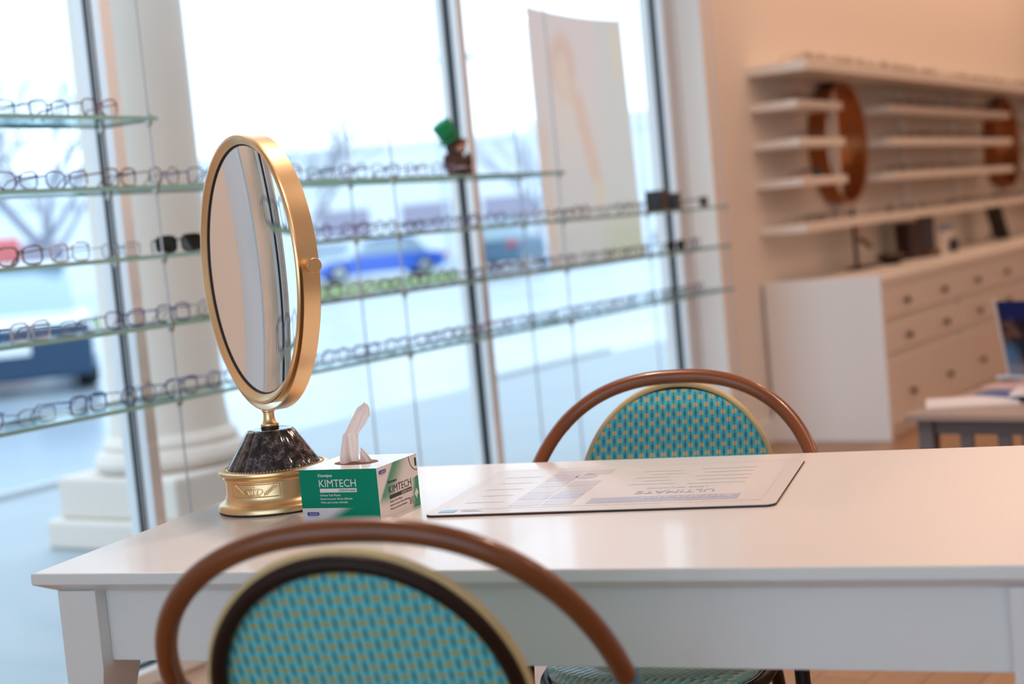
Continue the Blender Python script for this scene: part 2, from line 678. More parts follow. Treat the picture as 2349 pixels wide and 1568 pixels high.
def car(name, label, loc, rz, paint, L=4.5, W=1.8, suv=False, lower=None):
    root = thing(name, label, 'car', loc, rz)
    h = 1.05 if suv else 0.86
    top = 1.72 if suv else 1.43
    body = [(-L / 2, 0.35), (-L / 2 + .05, h - .12), (-L / 2 + .25, h), (-L * .05, h + .03), (L * .2, h + .02), (L / 2 - .35, h - .10), (L / 2 - .04, h - .28), (L / 2, 0.38), (L / 2 - .2, 0.24), (-L / 2 + .2, 0.24)]
    bm = B()
    shell(bm, body, W, 0.35)
    obj('body', bm, paint, root, True)
    rear = -L * .47 if suv else -L * .40
    cab = [(rear, h - .05), (rear + (.12 if suv else .5), top - .07), (rear + (.4 if suv else .9), top), (L * .02, top), (L * .10, top - .05), (L * .26, h - .05)]
    bm = B()
    shell(bm, cab, W * .86, 0.6)
    obj('windows', bm, CGLASS, root, True)
    bm = B()
    rf = [(rear + (.16 if suv else .6), top - .09), (rear + (.4 if suv else .9), top + .015), (L * .03, top + .015), (L * .11, top - .06)]
    shell(bm, rf, W * .82, 0.5)
    obj('roof', bm, paint, root, True)
    for sx in (-L * .31, L * .32):
        for sy in (-1, 1):
            Mw = frame_M((sx, sy * (W / 2 - .10), 0.33), (1, 0, 0), (0, 0, 1))
            wl = obj('wheel', lathe(B(), [(0.15, -.10), (0.30, -.11), (0.33, -.07), (0.33, .07), (0.30, .11), (0.15, .10)], 24, Mw), TYRE, root, True)
            obj('hub', lathe(B(), [(0.0, -.115), (0.16, -.112), (0.20, -.10), (0.20, .10), (0.16, .112), (0.0, .115)], 20, Mw, False), HUB, wl, True)
    for sy in (-1, 1):
        bm = B()
        blob(bm, (L / 2 - .16, sy * W * .36, h - .22), (.14, .22, .10))
        obj('headlight', bm, LIGHTC, root, True)
        bm = B()
        blob(bm, (-L / 2 + .08, sy * W * .38, h - .20), (.08, .18, .10))
        obj('tail_light', bm, REDL, root, True)
    if lower:
        bm = B()
        box(bm, (L / 2 - .03, 0, 0.46), (.14, W * .94, .56), None, .04)
        gr = obj('grille', bm, lower, root)
        bm = B()
        box(bm, (L / 2 + .055, 0.02, 0.52), (.02, .52, .15), None, .006)
        obj('number_plate', bm, LIGHTC, gr)
    return root


CW = mat('white_car_paint', (0.70, 0.74, 0.78), 0.2, coat=0.6)
CB = mat('bright_blue_car_paint', (0.02, 0.13, 0.62), 0.2, coat=0.6)
CT = mat('dark_teal_car_paint', (0.02, 0.10, 0.18), 0.3, coat=0.3)
CDK = mat('dark_blue_bumper', (0.010, 0.045, 0.10), 0.45)
CS = mat('silver_car_paint', (0.45, 0.50, 0.56), 0.25, 0.3, coat=0.5)
CR = mat('red_truck_paint', (0.78, 0.17, 0.18), 0.35)
car('parked_car', 'white car with a dark grille facing the first window', (12.0, 14.9, -0.12), math.radians(231), CW, 4.6, 1.95, False, CDK)
car('parked_car', 'bright blue car behind the lawn strip, seen beside the round mirror', (43.0, 32.9, -0.12), math.radians(140), CB, 4.9, 1.8)
car('parked_car', 'dark teal utility car seen between the middle window frame and the banner', (43.4, 27.7, -0.12), math.radians(20), CT, 4.8, 1.9, True)
car('parked_car', 'silver car in the row behind the bright blue car', (55, 45.5, -0.12), math.radians(150), CS, 4.5, 1.8)
car('parked_car', 'pale car at the end of the lot, beyond the banner edge', (58, 27.5, -0.12), math.radians(60), CS, 4.5, 1.8)
tr = thing('delivery_truck', 'red delivery truck far across the lot behind the white car', 'truck', (24.3, 33.2, -0.12), math.radians(140))
obj('cargo_box', bx((-0.8, 0, 1.93), (3.6, 2.0, .62), .05), CR, tr)
obj('bed', bx((-0.8, 0, 1.10), (3.6, 1.96, 1.0), .05), mat('truck_bed_grey', (.5, .53, .57), .5), tr)
obj('cab', bx((1.9, 0, 1.25), (1.5, 1.9, 1.7), .12), mat('pale_truck_cab', (.6, .62, .65), .4), tr)
for sx in (-1.8, 1.8):
    for sy in (-.9, .9):
        obj('wheel', lathe(B(), [(0.0, -.13), (0.40, -.12), (0.42, 0), (0.40, .12), (0.0, .13)], 20, frame_M((sx, sy, .42), (1, 0, 0), (0, 0, 1)), False), TYRE, tr)

# ------------------------------------------------------------------ outdoors: far buildings
FAC = mat('pale_store_facade', (0.80, 0.83, 0.86), 0.8, var=0.03, scale=0.3)
FACW = mat('store_window_dusk', (0.34, 0.31, 0.40), 0.4)
AWN = mat('grey_awning', (0.36, 0.40, 0.50), 0.6)


def building(label, loc, rz, wdt, hgt, dep, wins, wz0, wz1, awn=None):
    r = thing('store_building', label, 'building', loc, rz)
    obj('facade', bx((0, dep / 2, hgt / 2), (wdt, dep, hgt)), FAC, r)
    obj('parapet', bx((0, dep / 2, hgt + .15), (wdt + .3, dep + .3, .3)), FAC, r)
    for a, b2 in wins:
        wn = obj('window', bx(((a + b2) / 2, -.02, (wz0 + wz1) / 2), (b2 - a, .08, wz1 - wz0)), FACW, r)
    if awn:
        obj('awning', bx((awn[0], -.5, awn[1]), (awn[2], 1.0, .5), .05), AWN, r)
    return r


building('long pale store building across the parking lot', (66, 54, -0.12), math.radians(-52), 46, 6.4, 10, [(-14 + 4.6 * k, -11.2 + 4.6 * k) for k in range(7)], 1.7, 3.2)
building('pale grey store with an awning, seen past the banner', (92, 42, -0.12), math.radians(-62), 24, 8.0, 10, [(-8 + 4.2 * k, -5 + 4.2 * k) for k in range(4)], 1.2, 2.6, (2, 4.0, 14))
building('low pale building beyond the bare trees', (36, 58, -0.12), math.radians(-30), 30, 4.2, 8, [(-12 + 4.2 * k, -9.5 + 4.2 * k) for k in range(6)], 1.3, 2.6)
lp = thing('lamp_post', 'slim lot lamp post with a flat head, beyond the middle window', 'lamp post', (48, 33.2, -0.12))
obj('pole', tube(B(), [(0, 0, 0), (0, 0, 7.9)], lambda t: .09 - .03 * t, 10), mat('lamp_post_grey', (.5, .54, .6), .5), lp)
obj('head', bx((.5, -.8, 7.95), (1.1, 1.6, .16), .04), MATS['lamp_post_grey'], lp)

# ------------------------------------------------------------------ ceiling lamps (room light)
LAMPG = mat('warm_lamp_diffuser', (0.9, 0.8, 0.6), 0.4, emit=(1, 0.66, 0.38), estr=2.5)
k = 0
SPOTS = [(lx, -1.2, 0.8) for lx in (5.4, 7.8, 10.2, 12.6)] + [(lx, -3.6, 0.8) for lx in (4.6, 6.6, 11.8, 13.2)]
SPOTS += [(2.5, 1.9, 2.0), (3.0, 0.2, 1.5), (3.3, -1.8, 1.0), (0.6, -3.4, 0.5), (5.6, 1.1, 0.9)]
SPOTS += [(6.9 + 0.85 * q, 2.32, 0.36) for q in range(8)]
for lx, ly, lpow in SPOTS:
    if True:
        r = thing('ceiling_downlight', 'round warm ceiling downlight above the shop floor', 'ceiling light', (lx, ly, 3.2), 0, 'ceiling downlights')
        obj('trim_ring', lathe(B(), [(0.10, -.001), (0.125, -.003), (0.125, -.012), (0.10, -.016), (0.095, -.008)], 28), TRIMW, r, True)
        obj('diffuser', lathe(B(), [(0.0, -.006), (0.097, -.006)], 28, None, False), LAMPG, r)
        ld = bpy.data.lights.new('downlight_lamp', 'AREA')
        ld.shape = 'DISK'
        ld.size = 0.18
        ld.energy = LAMP_W * lpow
        ld.color = LAMP_COL if lx > 5 else (1.0, 0.74, 0.60)
        lo = bpy.data.objects.new('downlight_lamp', ld)
        COL.objects.link(lo)
        lo.parent = r
        lo.location = (0, 0, -0.02)

# ------------------------------------------------------------------ white table
TH = math.radians(12.2)
TV = Vector((math.cos(TH), math.sin(TH), 0))
TU = Vector((math.sin(TH), -math.cos(TH), 0))
TA = Vector((1.432, 1.776, 0))
TLEN, TDEP = 1.435, 0.83
# local frame: x = along the front edge (u), y = away from the camera (v)
table = thing('writing_table', 'long white lacquered wooden table carrying the round mirror and tissue box', 'table', TA, math.atan2(TU.y, TU.x))
# local y axis of that rotation is (-TU.y, TU.x) = TV
bm = B()
i_ = 0.026
lays = [(0.0, 0.733, 0.0), (0.0, 0.747, 0.0), (0.003, 0.75, 0.0)]
def rect(z, ins):
    return [bm.verts.new(p) for p in ((ins, ins, z), (TLEN - ins, ins, z), (TLEN - ins, TDEP - ins, z), (ins, TDEP - ins, z))]
rs = [rect(0.719, i_), rect(0.733, 0.001), rect(0.7345, 0.0), rect(0.7475, 0.0), rect(0.7495, 0.0008), rect(0.75, 0.003)]
for a, b2 in zip(rs, rs[1:]):
    for j in range(4):
        bm.faces.new((a[j], a[(j + 1) % 4], b2[(j + 1) % 4], b2[j]))
bm.faces.new(rs[0][::-1])
bm.faces.new(rs[-1])
obj('tabletop', bm, TABLEW, table)
LW, LD = 0.064, 0.064
LI, LJ = 0.028, 0.020
def leg(x0, y0, sx, sy):
    bm = B()
    def q(z, a, c):
        pts = [(x0, y0), (x0 + sx * a, y0), (x0 + sx * a, y0 + sy * c), (x0, y0 + sy * c)]
        if sx * sy < 0:
            pts = pts[::-1]
        return [bm.verts.new((px, py, z)) for px, py in pts]
    rr = [q(0, .044, .044), q(0.55, LW - .008, LD + .02), q(0.59, LW - .002, LD + .03), q(0.605, LW, LD + .012), q(0.7195, LW, LD)]
    for a, b2 in zip(rr, rr[1:]):
        for j in range(4):
            bm.faces.new((a[j], a[(j + 1) % 4], b2[(j + 1) % 4], b2[j]))
    bm.faces.new(rr[0][::-1])
    bm.faces.new(rr[-1])
    return bm
for (x0, sx) in ((LI, 1), (TLEN - LI, -1)):
    for (y0, sy) in ((LJ, 1), (TDEP - LJ, -1)):
        obj('leg', leg(x0, y0, sx, sy), TABLEW, table)
for y0 in (LJ + .024, TDEP - .165):
    bm = B()
    box2(bm, (LI + LW, y0, 0.611), (TLEN - LI - LW, y0 + .02, 0.7195), 0.0015)
    obj('apron', bm, TABLEW, table)
for x0 in (LI + .024, TLEN - LI - .044):
    bm = B()
    box2(bm, (x0, LJ + LD, 0.611), (x0 + .02, TDEP - LJ - LD, 0.7195), 0.0015)
    obj('apron', bm, TABLEW, table)

# ------------------------------------------------------------------ bistro chairs
def weave(name, front):
    m, nb = newmat(name, 0.30, coat=0.25)
    u, v = nb.uv()
    px, rp = 0.0205, 0.0152
    row = nb.ma('FLOOR', nb.div(v, rp))
    par = nb.mul(nb.ma('MODULO', row, 2.0), 0.5)
    cu_ = nb.fr(nb.add(nb.div(u, px), par))
    cv = nb.fr(nb.div(v, rp))
    du = nb.ab(nb.sub(cu_, 0.5))
    dv = nb.ab(nb.sub(cv, 0.5))
    st = nb.ab(nb.sub(nb.fr(nb.add(nb.div(u, px / 2), 0.5)), 0.5))       # vertical strands
    strand = nb.smooth(st, -0.02, 0.12)
    if front:
        dot = nb.mul(nb.lt(du, 0.185), nb.lt(dv, 0.27))
        blue = nb.mix(nb.noise(140), (0.05, 0.44, 0.54), (0.09, 0.58, 0.67))
        dark = (0.025, 0.22, 0.29)
        acc = nb.mix(nb.noise(200), (0.72, 0.45, 0.15), (0.80, 0.55, 0.24))
        gap = nb.mul(nb.gt(du, 0.36), nb.lt(dv, 0.30))
    else:
        dot = nb.mul(nb.lt(du, 0.29), nb.lt(dv, 0.20))
        blue = nb.mix(nb.noise(140), (0.10, 0.60, 0.70), (0.16, 0.74, 0.82))
        dark = (0.04, 0.27, 0.35)
        acc = nb.mix(nb.noise(200), (0.44, 0.43, 0.13), (0.53, 0.51, 0.19))
        gap = nb.mul(nb.gt(du, 0.36), nb.lt(dv, 0.42))
    c = nb.mix(strand, dark, blue)
    c = nb.mix(nb.mul(gap, 0.5), c, (0.012, 0.12, 0.17))
    c = nb.mix(dot, c, acc)
    nb.base(c)
    hgt = nb.add(nb.mul(strand, 0.7), nb.mul(dot, 0.6))
    hgt = nb.sub(hgt, nb.mul(gap, 0.5))
    nb.bump(hgt, 0.8, 0.003)
    return m


WF, WB = weave('blue_weave_with_cream_dots', True), weave('blue_weave_with_olive_dashes', False)
sm_, nb = newmat('mint_seat_weave', 0.35, coat=0.2)
u, v = nb.uv()
row = nb.ma('FLOOR', nb.div(v, 0.012))
par = nb.mul(nb.ma('MODULO', row, 2.0), 0.5)
cu_ = nb.fr(nb.add(nb.div(u, 0.014), par))
cv = nb.fr(nb.div(v, 0.012))
dd = nb.ab(nb.sub(cu_, cv))
dot = nb.mul(nb.lt(nb.ab(nb.sub(cu_, 0.7)), 0.16), nb.lt(nb.ab(nb.sub(cv, 0.3)), 0.2))
c = nb.mix(nb.smooth(dd, 0.05, 0.35), (0.62, 0.92, 0.85), (0.30, 0.66, 0.62))
c = nb.mix(dot, c, (0.70, 0.50, 0.24))
nb.base(c)
nb.bump(nb.smooth(dd, 0.5, 0.0), 0.8, 0.003)
SEATW = sm_

ZT, AWD, ZC, AP, AA, AB_ = 0.8813, 0.2707, 0.6159, 2.3363, 0.4046, 1.358
PZT, PWD, PZC, PP, PA_, PB_, PY = 0.8545, 0.1697, 0.6737, 2.0088, 0.3401, 0.4896, -0.0238


def halfcurve(wd, zc, zt, p, n):
    out = []
    for i in range(n + 1):
        a = (PI / 2) * i / n
        out.append((wd * math.sin(a) ** (2 / p), zc + (zt - zc) * max(0.0, math.cos(a)) ** (2 / p)))
    return out


def arch_y(z):
    d = ZT - z
    return AA * d + AB_ * d * d


def pan_y(z):
    d = PZT - z
    return PY + PA_ * d + PB_ * d * d


def make_chair(label, loc, rz):
    ch = thing('bistro_chair', label, 'chair', loc, rz)
    hc = halfcurve(AWD, ZC, ZT, AP, 30)
    right = [(x, arch_y(z), z) for x, z in hc]
    # below the shoulder the rail sweeps forward and in to the seat front
    zl = ZC
    tail = []
    for i in range(1, 15):
        t = i / 14
        z = ZC - t * (ZC - 0.43)
        yy = arch_y(ZC) + (arch_y(ZC - .06) - arch_y(ZC)) / .06 * (ZC - z) * (1 - 0.42 * t)
        tail.append((AWD - 0.026 * t ** 1.6, yy, z))
    right += tail
    left = [(-x, y, z) for x, y, z in right]
    full = left[::-1] + right[1:]
    zw0, zw1 = 0.672, 0.628
    bm = B()
    tube(bm, full, 0.0132, 14)
    obj('arch_rail', bm, RATTAN, ch, True)
    # darker joint halves of the bent rail
    bm = B()
    tube(bm, [p for p in full if p[0] > 0.015 and p[2] > 0.80], 0.0134, 14)
    obj('rail_joint', bm, RATTAN, ch, True)
    for s in (-1, 1):
        seg = [(s * x, y, z) for x, y, z in right if zw1 <= z <= zw0]
        zs = [zw0 - k * (zw0 - zw1) / 5 for k in range(6)]
        pts = []
        for z in zs:
            for a, b2 in zip(right, right[1:]):
                if b2[2] <= z <= a[2] and a[2] > b2[2]:
                    f = (a[2] - z) / (a[2] - b2[2])
                    pts.append((s * (a[0] + (b2[0] - a[0]) * f), a[1] + (b2[1] - a[1]) * f, z))
                    break
        bm = B()
        tube(bm, pts, 0.0152, 14)
        obj('wrap', bm, BLUEWRAP, ch, True)
    # woven back panel, two sided
    ZB = 0.47
    bm = B()
    uvl = bm.loops.layers.uv.new('UVMap')
    NR, NC = 44, 24
    zs = [PZT - (PZT - ZB) * (1 - math.cos(PI / 2 * i / NR)) if i < NR else ZB for i in range(NR + 1)]
    def hw(z):
        if z <= PZC:
            return PWD - 0.10 * (PZC - z) * (PZC - z) / 0.2
        f = (z - PZC) / (PZT - PZC)
        return PWD * max(0.0, 1 - f ** PP) ** (1 / PP)
    arc = [0.0]
    for a, b2 in zip(zs, zs[1:]):
        arc.append(arc[-1] + math.hypot(a - b2, pan_y(a) - pan_y(b2)))
    for side in (0, 1):
        off = 0.004 if side == 0 else -0.004
        grid = []
        for i, z in enumerate(zs):
            w_ = hw(z) + 0.008
            grid.append([(bm.verts.new((w_ * (-1 + 2 * j / NC), pan_y(z) + off + 0.22 * (w_ * (-1 + 2 * j / NC)) ** 2, z)), w_ * (-1 + 2 * j / NC), arc[i]) for j in range(NC + 1)])
        for i in range(NR):
            for j in range(NC):
                q = [grid[i][j], grid[i][j + 1], grid[i + 1][j + 1], grid[i + 1][j]]
                if side == 0:
                    q = q[::-1]
                f = bm.faces.new([e[0] for e in q])
                f.material_index = side
                f.smooth = True
                for lp_, e in zip(f.loops, q):
                    lp_[uvl].uv = (e[1] + 1.0, 2.0 - e[2])
    pan = obj('back_panel', bm, [WF, WB], ch, False, True)
    ph = [(x, z) for x, z in halfcurve(PWD, PZC, PZT, PP, 30)]
    ph += [(hw(z), z) for z in (0.66, 0.64, 0.62, 0.60, 0.58, 0.55, 0.52, 0.49, 0.46)]
    def loop(ins, dy, zmin):
        pts = []
        for i, (x, z) in enumerate(ph):
            if z < zmin:
                continue
            a = ph[max(0, i - 1)]
            b2 = ph[min(len(ph) - 1, i + 1)]
            tx, tz = b2[0] - a[0], b2[1] - a[1]
            ln = math.hypot(tx, tz) or 1
            nx, nz = -tz / ln, tx / ln
            if i == 0:
                nx, nz = 0, 1
            pts.append((x + nx * ins, pan_y(z) + dy + 0.22 * x * x, z + nz * ins))
        return [(-x, y, z) for x, y, z in pts][::-1] + pts[1:]
    bm = B()
    tube(bm, loop(0.0095, -0.005, 0.0), 0.0062, 10)
    obj('edge_binding', bm, CREAM, pan, True)
    bm = B()
    tube(bm, loop(0.0, -0.011, 0.678), 0.0098, 12)
    obj('rear_hoop', bm, RATTAND, pan, True)
    lp2 = loop(0.0, -0.011, 0.0)
    for s in (-1, 1):
        bm = B()
        tube(bm, [p for p in lp2 if p[0] * s > 0 and p[2] < 0.687], 0.0102, 12)
        obj('hoop_wrap', bm, CREAM, pan, True)
    # seat
    outl = []
    for k in range(48):
        a = 2 * PI * k / 48
        c_, s_ = math.cos(a), math.sin(a)
        outl.append((0.182 * math.copysign(abs(c_) ** 0.62, c_), 0.30 + 0.208 * math.copysign(abs(s_) ** 0.62, s_)))
    bm = B()
    uvl = bm.loops.layers.uv.new('UVMap')
    rings = []
    for f_, z in ((1.0, 0.452), (0.93, 0.462), (0.6, 0.459), (0.25, 0.456)):
        rings.append([bm.verts.new((x * f_, 0.30 + (y - .30) * f_, z)) for x, y in outl])
    ctr = bm.verts.new((0, 0.30, 0.455))
    low = [bm.verts.new((x * .98, 0.30 + (y - .30) * .98, 0.440)) for x, y in outl]
    n = len(outl)
    for a, b2 in zip([low] + rings, rings):
        for j in range(n):
            bm.faces.new((a[j], a[(j + 1) % n], b2[(j + 1) % n], b2[j]))
    for j in range(n):
        bm.faces.new((rings[-1][j], rings[-1][(j + 1) % n], ctr))
    bm.faces.new(low[::-1])
    for f in bm.faces:
        f.smooth = True
        for l_ in f.loops:
            l_[uvl].uv = (l_.vert.co.x + 1, l_.vert.co.y + 1)
    obj('seat', bm, SEATW, ch, False, True)
    bm = B()
    tube(bm, [(x * 1.02, 0.30 + (y - .30) * 1.02, 0.432) for x, y in outl], 0.0105, 10, True)
    obj('seat_hoop', bm, RATTAND, ch, True)
    for s in (-1, 1):
        e = tail[-1]
        bm = B()
        tube(bm, [(s * (e[0] - .012), e[1] - .004, 0.50), (s * (e[0] - .013), e[1], 0.44), (s * (e[0] - .005), e[1] + .02, 0.22), (s * e[0], e[1] + .045, 0.0)], 0.0125, 12)
        lg = obj('leg', bm, RATTAND, ch, True)
        bm = B()
        tube(bm, [(s * 0.135, pan_y(.50) - .008, 0.50), (s * 0.150, 0.075, 0.40), (s * 0.170, 0.03, 0.18), (s * 0.185, -0.02, 0.0)], 0.0125, 12)
        obj('leg', bm, RATTAND, ch, True)
    bm = B()
    tube(bm, [(0.163 * math.cos(a), 0.27 + 0.18 * math.sin(a), 0.20) for a in [2 * PI * k / 32 for k in range(32)]], 0.008, 8, True)
    obj('stretcher', bm, RATTAND, ch, True)
    return ch


chair = make_chair('bistro chair with its woven back to the viewer, nearest side of the table', (1.223, 1.0192, 0), 0.3704 - PI / 2)
far = copy_tree(chair)
far.location = (2.5181, 1.2675, 0)
far.rotation_euler = (0, 0, 3.4271 - PI / 2)
far['label'] = 'bistro chair facing the viewer across the table, turquoise weave with cream dots'

# ------------------------------------------------------------------ round vanity mirror
MX, MY = 1.9253, 1.7344
vm = thing('vanity_mirror', 'round gold tabletop mirror on a black marble and gold pedestal', 'mirror', (MX, MY, 0.75))
base_prof = [(0.0, 0.0015), (0.0885, 0.0015), (0.0905, 0.004), (0.0905, 0.010), (0.088, 0.0135), (0.086, 0.015), (0.0835, 0.0165), (0.080, 0.020), (0.0775, 0.0245), (0.0765, 0.028), (0.0765, 0.0535), (0.079, 0.0550), (0.0795, 0.0575), (0.0775, 0.0595), (0.0785, 0.0610), (0.0835, 0.0625), (0.0855, 0.0655), (0.0850, 0.0690), (0.082, 0.0705), (0.0775, 0.0705), (0.0, 0.0705)]
ped = obj('pedestal_base', lathe(B(), [(r_ * 1.10, z_) for r_, z_ in base_prof], 72, None, False), GOLD, vm, True)
obj('base_pad', lathe(B(), [(0.0, 0.0), (0.0985, 0.0), (0.0985, 0.002), (0.0, 0.002)], 48, None, False), RUBBER, ped)
bm = B()
for k in range(96):
    a = 2 * PI * k / 96
    blob(bm, (0.0835 * math.cos(a), 0.0835 * math.sin(a), 0.0705), (0.0019, 0.0019, 0.0019), 6, 4)
obj('bead_ring', bm, GOLD, ped, True)
mm_, nb = newmat('black_veined_marble', 0.06, coat=0.5)
t = nb.n('ShaderNodeTexCoord')
n0 = nb.noise(85, t.outputs['Object'], 6)
vo = nb.n('ShaderNodeTexVoronoi')
vo.feature = 'DISTANCE_TO_EDGE'
vo.inputs['Scale'].default_value = 125
add = nb.n('ShaderNodeVectorMath')
add.operation = 'ADD'
nz3 = nb.n('ShaderNodeTexNoise')
nz3.inputs['Scale'].default_value = 60
nz3.inputs['Detail'].default_value = 5
nb.nt.links.new(t.outputs['Object'], nz3.inputs['Vector'])
scl = nb.n('ShaderNodeVectorMath')
scl.operation = 'SCALE'
scl.inputs['Scale'].default_value = 0.03
nb.nt.links.new(nz3.outputs['Color'], scl.inputs[0])
nb.nt.links.new(t.outputs['Object'], add.inputs[0])
nb.nt.links.new(scl.outputs[0], add.inputs[1])
nb.nt.links.new(add.outputs[0], vo.inputs['Vector'])
vein = nb.smooth(vo.outputs['Distance'], 0.13, 0.0)
patch = nb.smooth(n0, 0.40, 0.62)
nb.base(nb.mix(nb.add(nb.mul(nb.mul(vein, patch), 0.50), nb.mul(patch, 0.14)), (0.006, 0.006, 0.008), (0.30, 0.26, 0.29)))
NF = 16
bm = B()
pr = [(0.0785, 0.0705), (0.0775, 0.074), (0.0415, 0.1345), (0.0385, 0.1375), (0.0340, 0.1385), (0.0, 0.1385)]
lathe(bm, [(r_, .0705 + (z_ - .0705) * .912) for r_, z_ in pr], 160, None, False)
for v_ in bm.verts:
    r_ = math.hypot(v_.co.x, v_.co.y)
    if r_ > 0.036:
        a = math.atan2(v_.co.y, v_.co.x)
        f = 1 - 0.035 * abs(math.cos(a * NF / 2)) ** 14
        v_.co.x *= f
        v_.co.y *= f
obj('marble_cone', bm, mm_, vm, True)
obj('cone_washer', lathe(B(), [(0.0, 0.132), (0.0150, 0.132), (0.0155, 0.1345), (0.0150, 0.1370), (0.0, 0.137)], 32, None, False), DARKMETAL, vm, True)
obj('stem', lathe(B(), [(r_, .137 + (z_ - .143) * .86) for r_, z_ in [(0.0145, 0.143), (0.0155, 0.1455), (0.0150, 0.148), (0.0120, 0.150), (0.0100, 0.156), (0.0092, 0.164), (0.0095, 0.171), (0.0110, 0.1725), (0.0110, 0.1755), (0.0090, 0.1765)]], 32), GOLD, vm, True)
# relief panels on the base: frame, crown and two sprigs, four times round
def cyl(ang0, s, z, r=0.0766):
    r *= 1.10
    a = ang0 + s / 0.0765
    return Vector((r * math.cos(a), r * math.sin(a), z))
for q in range(4):
    a0 = math.radians(222 - 27) + q * PI / 2
    bm = B()
    hw_ = 0.0405
    z0, z1 = 0.0305, 0.0515
    rim_ = [cyl(a0, s, z0) for s in [(-hw_ + 2 * hw_ * i / 24) for i in range(25)]] + [cyl(a0, s, z1) for s in [(hw_ - 2 * hw_ * i / 24) for i in range(25)]]
    tube(bm, rim_, 0.0011, 6, True)
    fr_ = obj('relief_panel', bm, GOLDD, ped, True)
    bm = B()
    for zb in (0.0325, 0.0345):
        tube(bm, [cyl(a0, -0.0110 + 0.022 * i / 10, zb - 0.0006 * math.sin(PI * i / 10), .0768) for i in range(11)], 0.0009, 6)
    for k in range(5):
        s0 = -0.0115 + 0.023 * k / 4
        b_ = (k - 2) * 0.0032
        tube(bm, [cyl(a0, s0 + b_ * math.sin(PI * t) * 1.2 - s0 * t * 0.85, 0.0350 + 0.0085 * math.sin(PI * .62 * t), .0772) for t in [i / 8 for i in range(9)]], 0.0010, 6)
    tube(bm, [cyl(a0, 0, 0.0425, .0768), cyl(a0, 0, 0.0500, .0768)], 0.0009, 6)
    tube(bm, [cyl(a0, -0.0028, 0.0468, .0768), cyl(a0, 0, 0.0476, .0768), cyl(a0, 0.0028, 0.0468, .0768)], 0.0008, 6)
    for s in (-1, 1):
        tube(bm, [cyl(a0, s * (0.0165 + 0.017 * t), 0.0325 + 0.015 * t, .0768) for t in (0, .25, .5, .75, 1)], 0.0007, 5)
        for k in range(6):
            t = 0.10 + 0.16 * k
            for sd in (-1, 1):
                b0, z0_ = s * (0.0165 + 0.017 * t), 0.0325 + 0.015 * t
                p0 = cyl(a0, b0, z0_, .0768)
                p1 = cyl(a0, b0 + (s * 0.0054 if sd < 0 else -s * .0012), z0_ + (0.0006 if sd < 0 else 0.0056), .0771)
                tube(bm, [p0, p0.lerp(p1, .3), p0.lerp(p1, .6), p1], lambda u_: 0.0003 + 0.0011 * math.sin(PI * min(.95, u_ + .08)), 6)
    obj('crown_relief', bm, GOLD, fr_, True)
# tilting disc: axis = mirror normal, in world heading NH
NH = math.radians(152.5)
nv = Vector((math.cos(NH), math.sin(NH), 0))
tv = Vector((math.cos(NH - PI / 2), math.sin(NH - PI / 2), 0))   # pointing away from the camera
DC = Vector((0.0030, -0.0048, 0.4025))
R0, DEP = 0.2255, 0.0365
MD = frame_M(DC, tv, (0, 0, 1))       # local z = tv x up
if MD.to_3x3() @ Vector((0, 0, 1)) @ nv < 0:
    MD = frame_M(DC, -tv, (0, 0, 1))
h2 = DEP / 2
rim_prof = [(R0 - .010, -h2), (R0 - .001, -h2), (R0, -h2 + .001), (R0, h2 - .0055), (R0 - .0008, h2 - .005), (R0 - .0008, h2 - .004), (R0 + .0006, h2 - .0035), (R0 + .001, h2 - .001), (R0 - .001, h2 + .0015), (R0 - .005, h2 + .002), (R0 - .0085, h2 - .0005), (R0 - .0135, h2 - .005), (R0 - .0155, h2 - .006)]
obj('mirror_rim', lathe(B(), rim_prof, 128, MD, False), GOLD, vm, True)
obj('mirror_back', lathe(B(), [(0.0, -h2 + .002), (R0 - .006, -h2 + .002)], 96, MD, False), GOLDD, vm, True)
obj('glass_seal', lathe(B(), [(R0 - .0185, h2 - .009), (R0 - .0150, h2 - .0058)], 96, MD, False), RUBBER, vm)
RC = 1.15                           # concave magnifying glass
bm = B()
pr = []
for i in range(0, 41):
    r_ = (R0 - .0165) * i / 40
    pr.append((r_, h2 - .0285 + (RC - math.sqrt(RC * RC - r_ * r_))))
lathe(bm, pr, 128, MD, False)
gl_ = obj('mirror_glass', bm, MIRROR, vm, True)
# yoke
RY = R0 + 0.0075
bm = B()
yw = 0.0085
pts_o, ring = [], []
for i in range(65):
    a = PI + PI * i / 64
    RY = R0 + .0062 + .0050 * math.sin(a) ** 2
    ring.append([bm.verts.new(MD @ Vector((r_ * math.cos(a), r_ * math.sin(a), zz))) for r_, zz in ((RY - .0012, -yw * 1.6), (RY + .0012, -yw * 1.6), (RY + .0012, yw * 1.6), (RY - .0012, yw * 1.6))])
for a, b2 in zip(ring, ring[1:]):
    for j in range(4):
        bm.faces.new((a[j], a[(j + 1) % 4], b2[(j + 1) % 4], b2[j]))
bm.faces.new(ring[0][::-1])
bm.faces.new(ring[-1])
obj('yoke', bm, GOLD, vm, True)
for s in (-1, 1):
    Mk = MD @ frame_M((0, 0, 0), (0, 0, 1), (0, 1, 0)) if s < 0 else MD @ frame_M((0, 0, 0), (0, 0, 1), (0, -1, 0))
    # Mk z axis points along -x (s<0) or +x (s>0) of the disc
    kn = obj('pivot_knob', lathe(B(), [(0.0045, R0 - .002), (0.0045, R0 + .013), (0.0100, R0 + .0145), (0.0118, R0 + .0165), (0.0122, R0 + .0235), (0.0112, R0 + .0255), (0.0, R0 + .0255)], 40, Mk), GOLDD, vm, True)

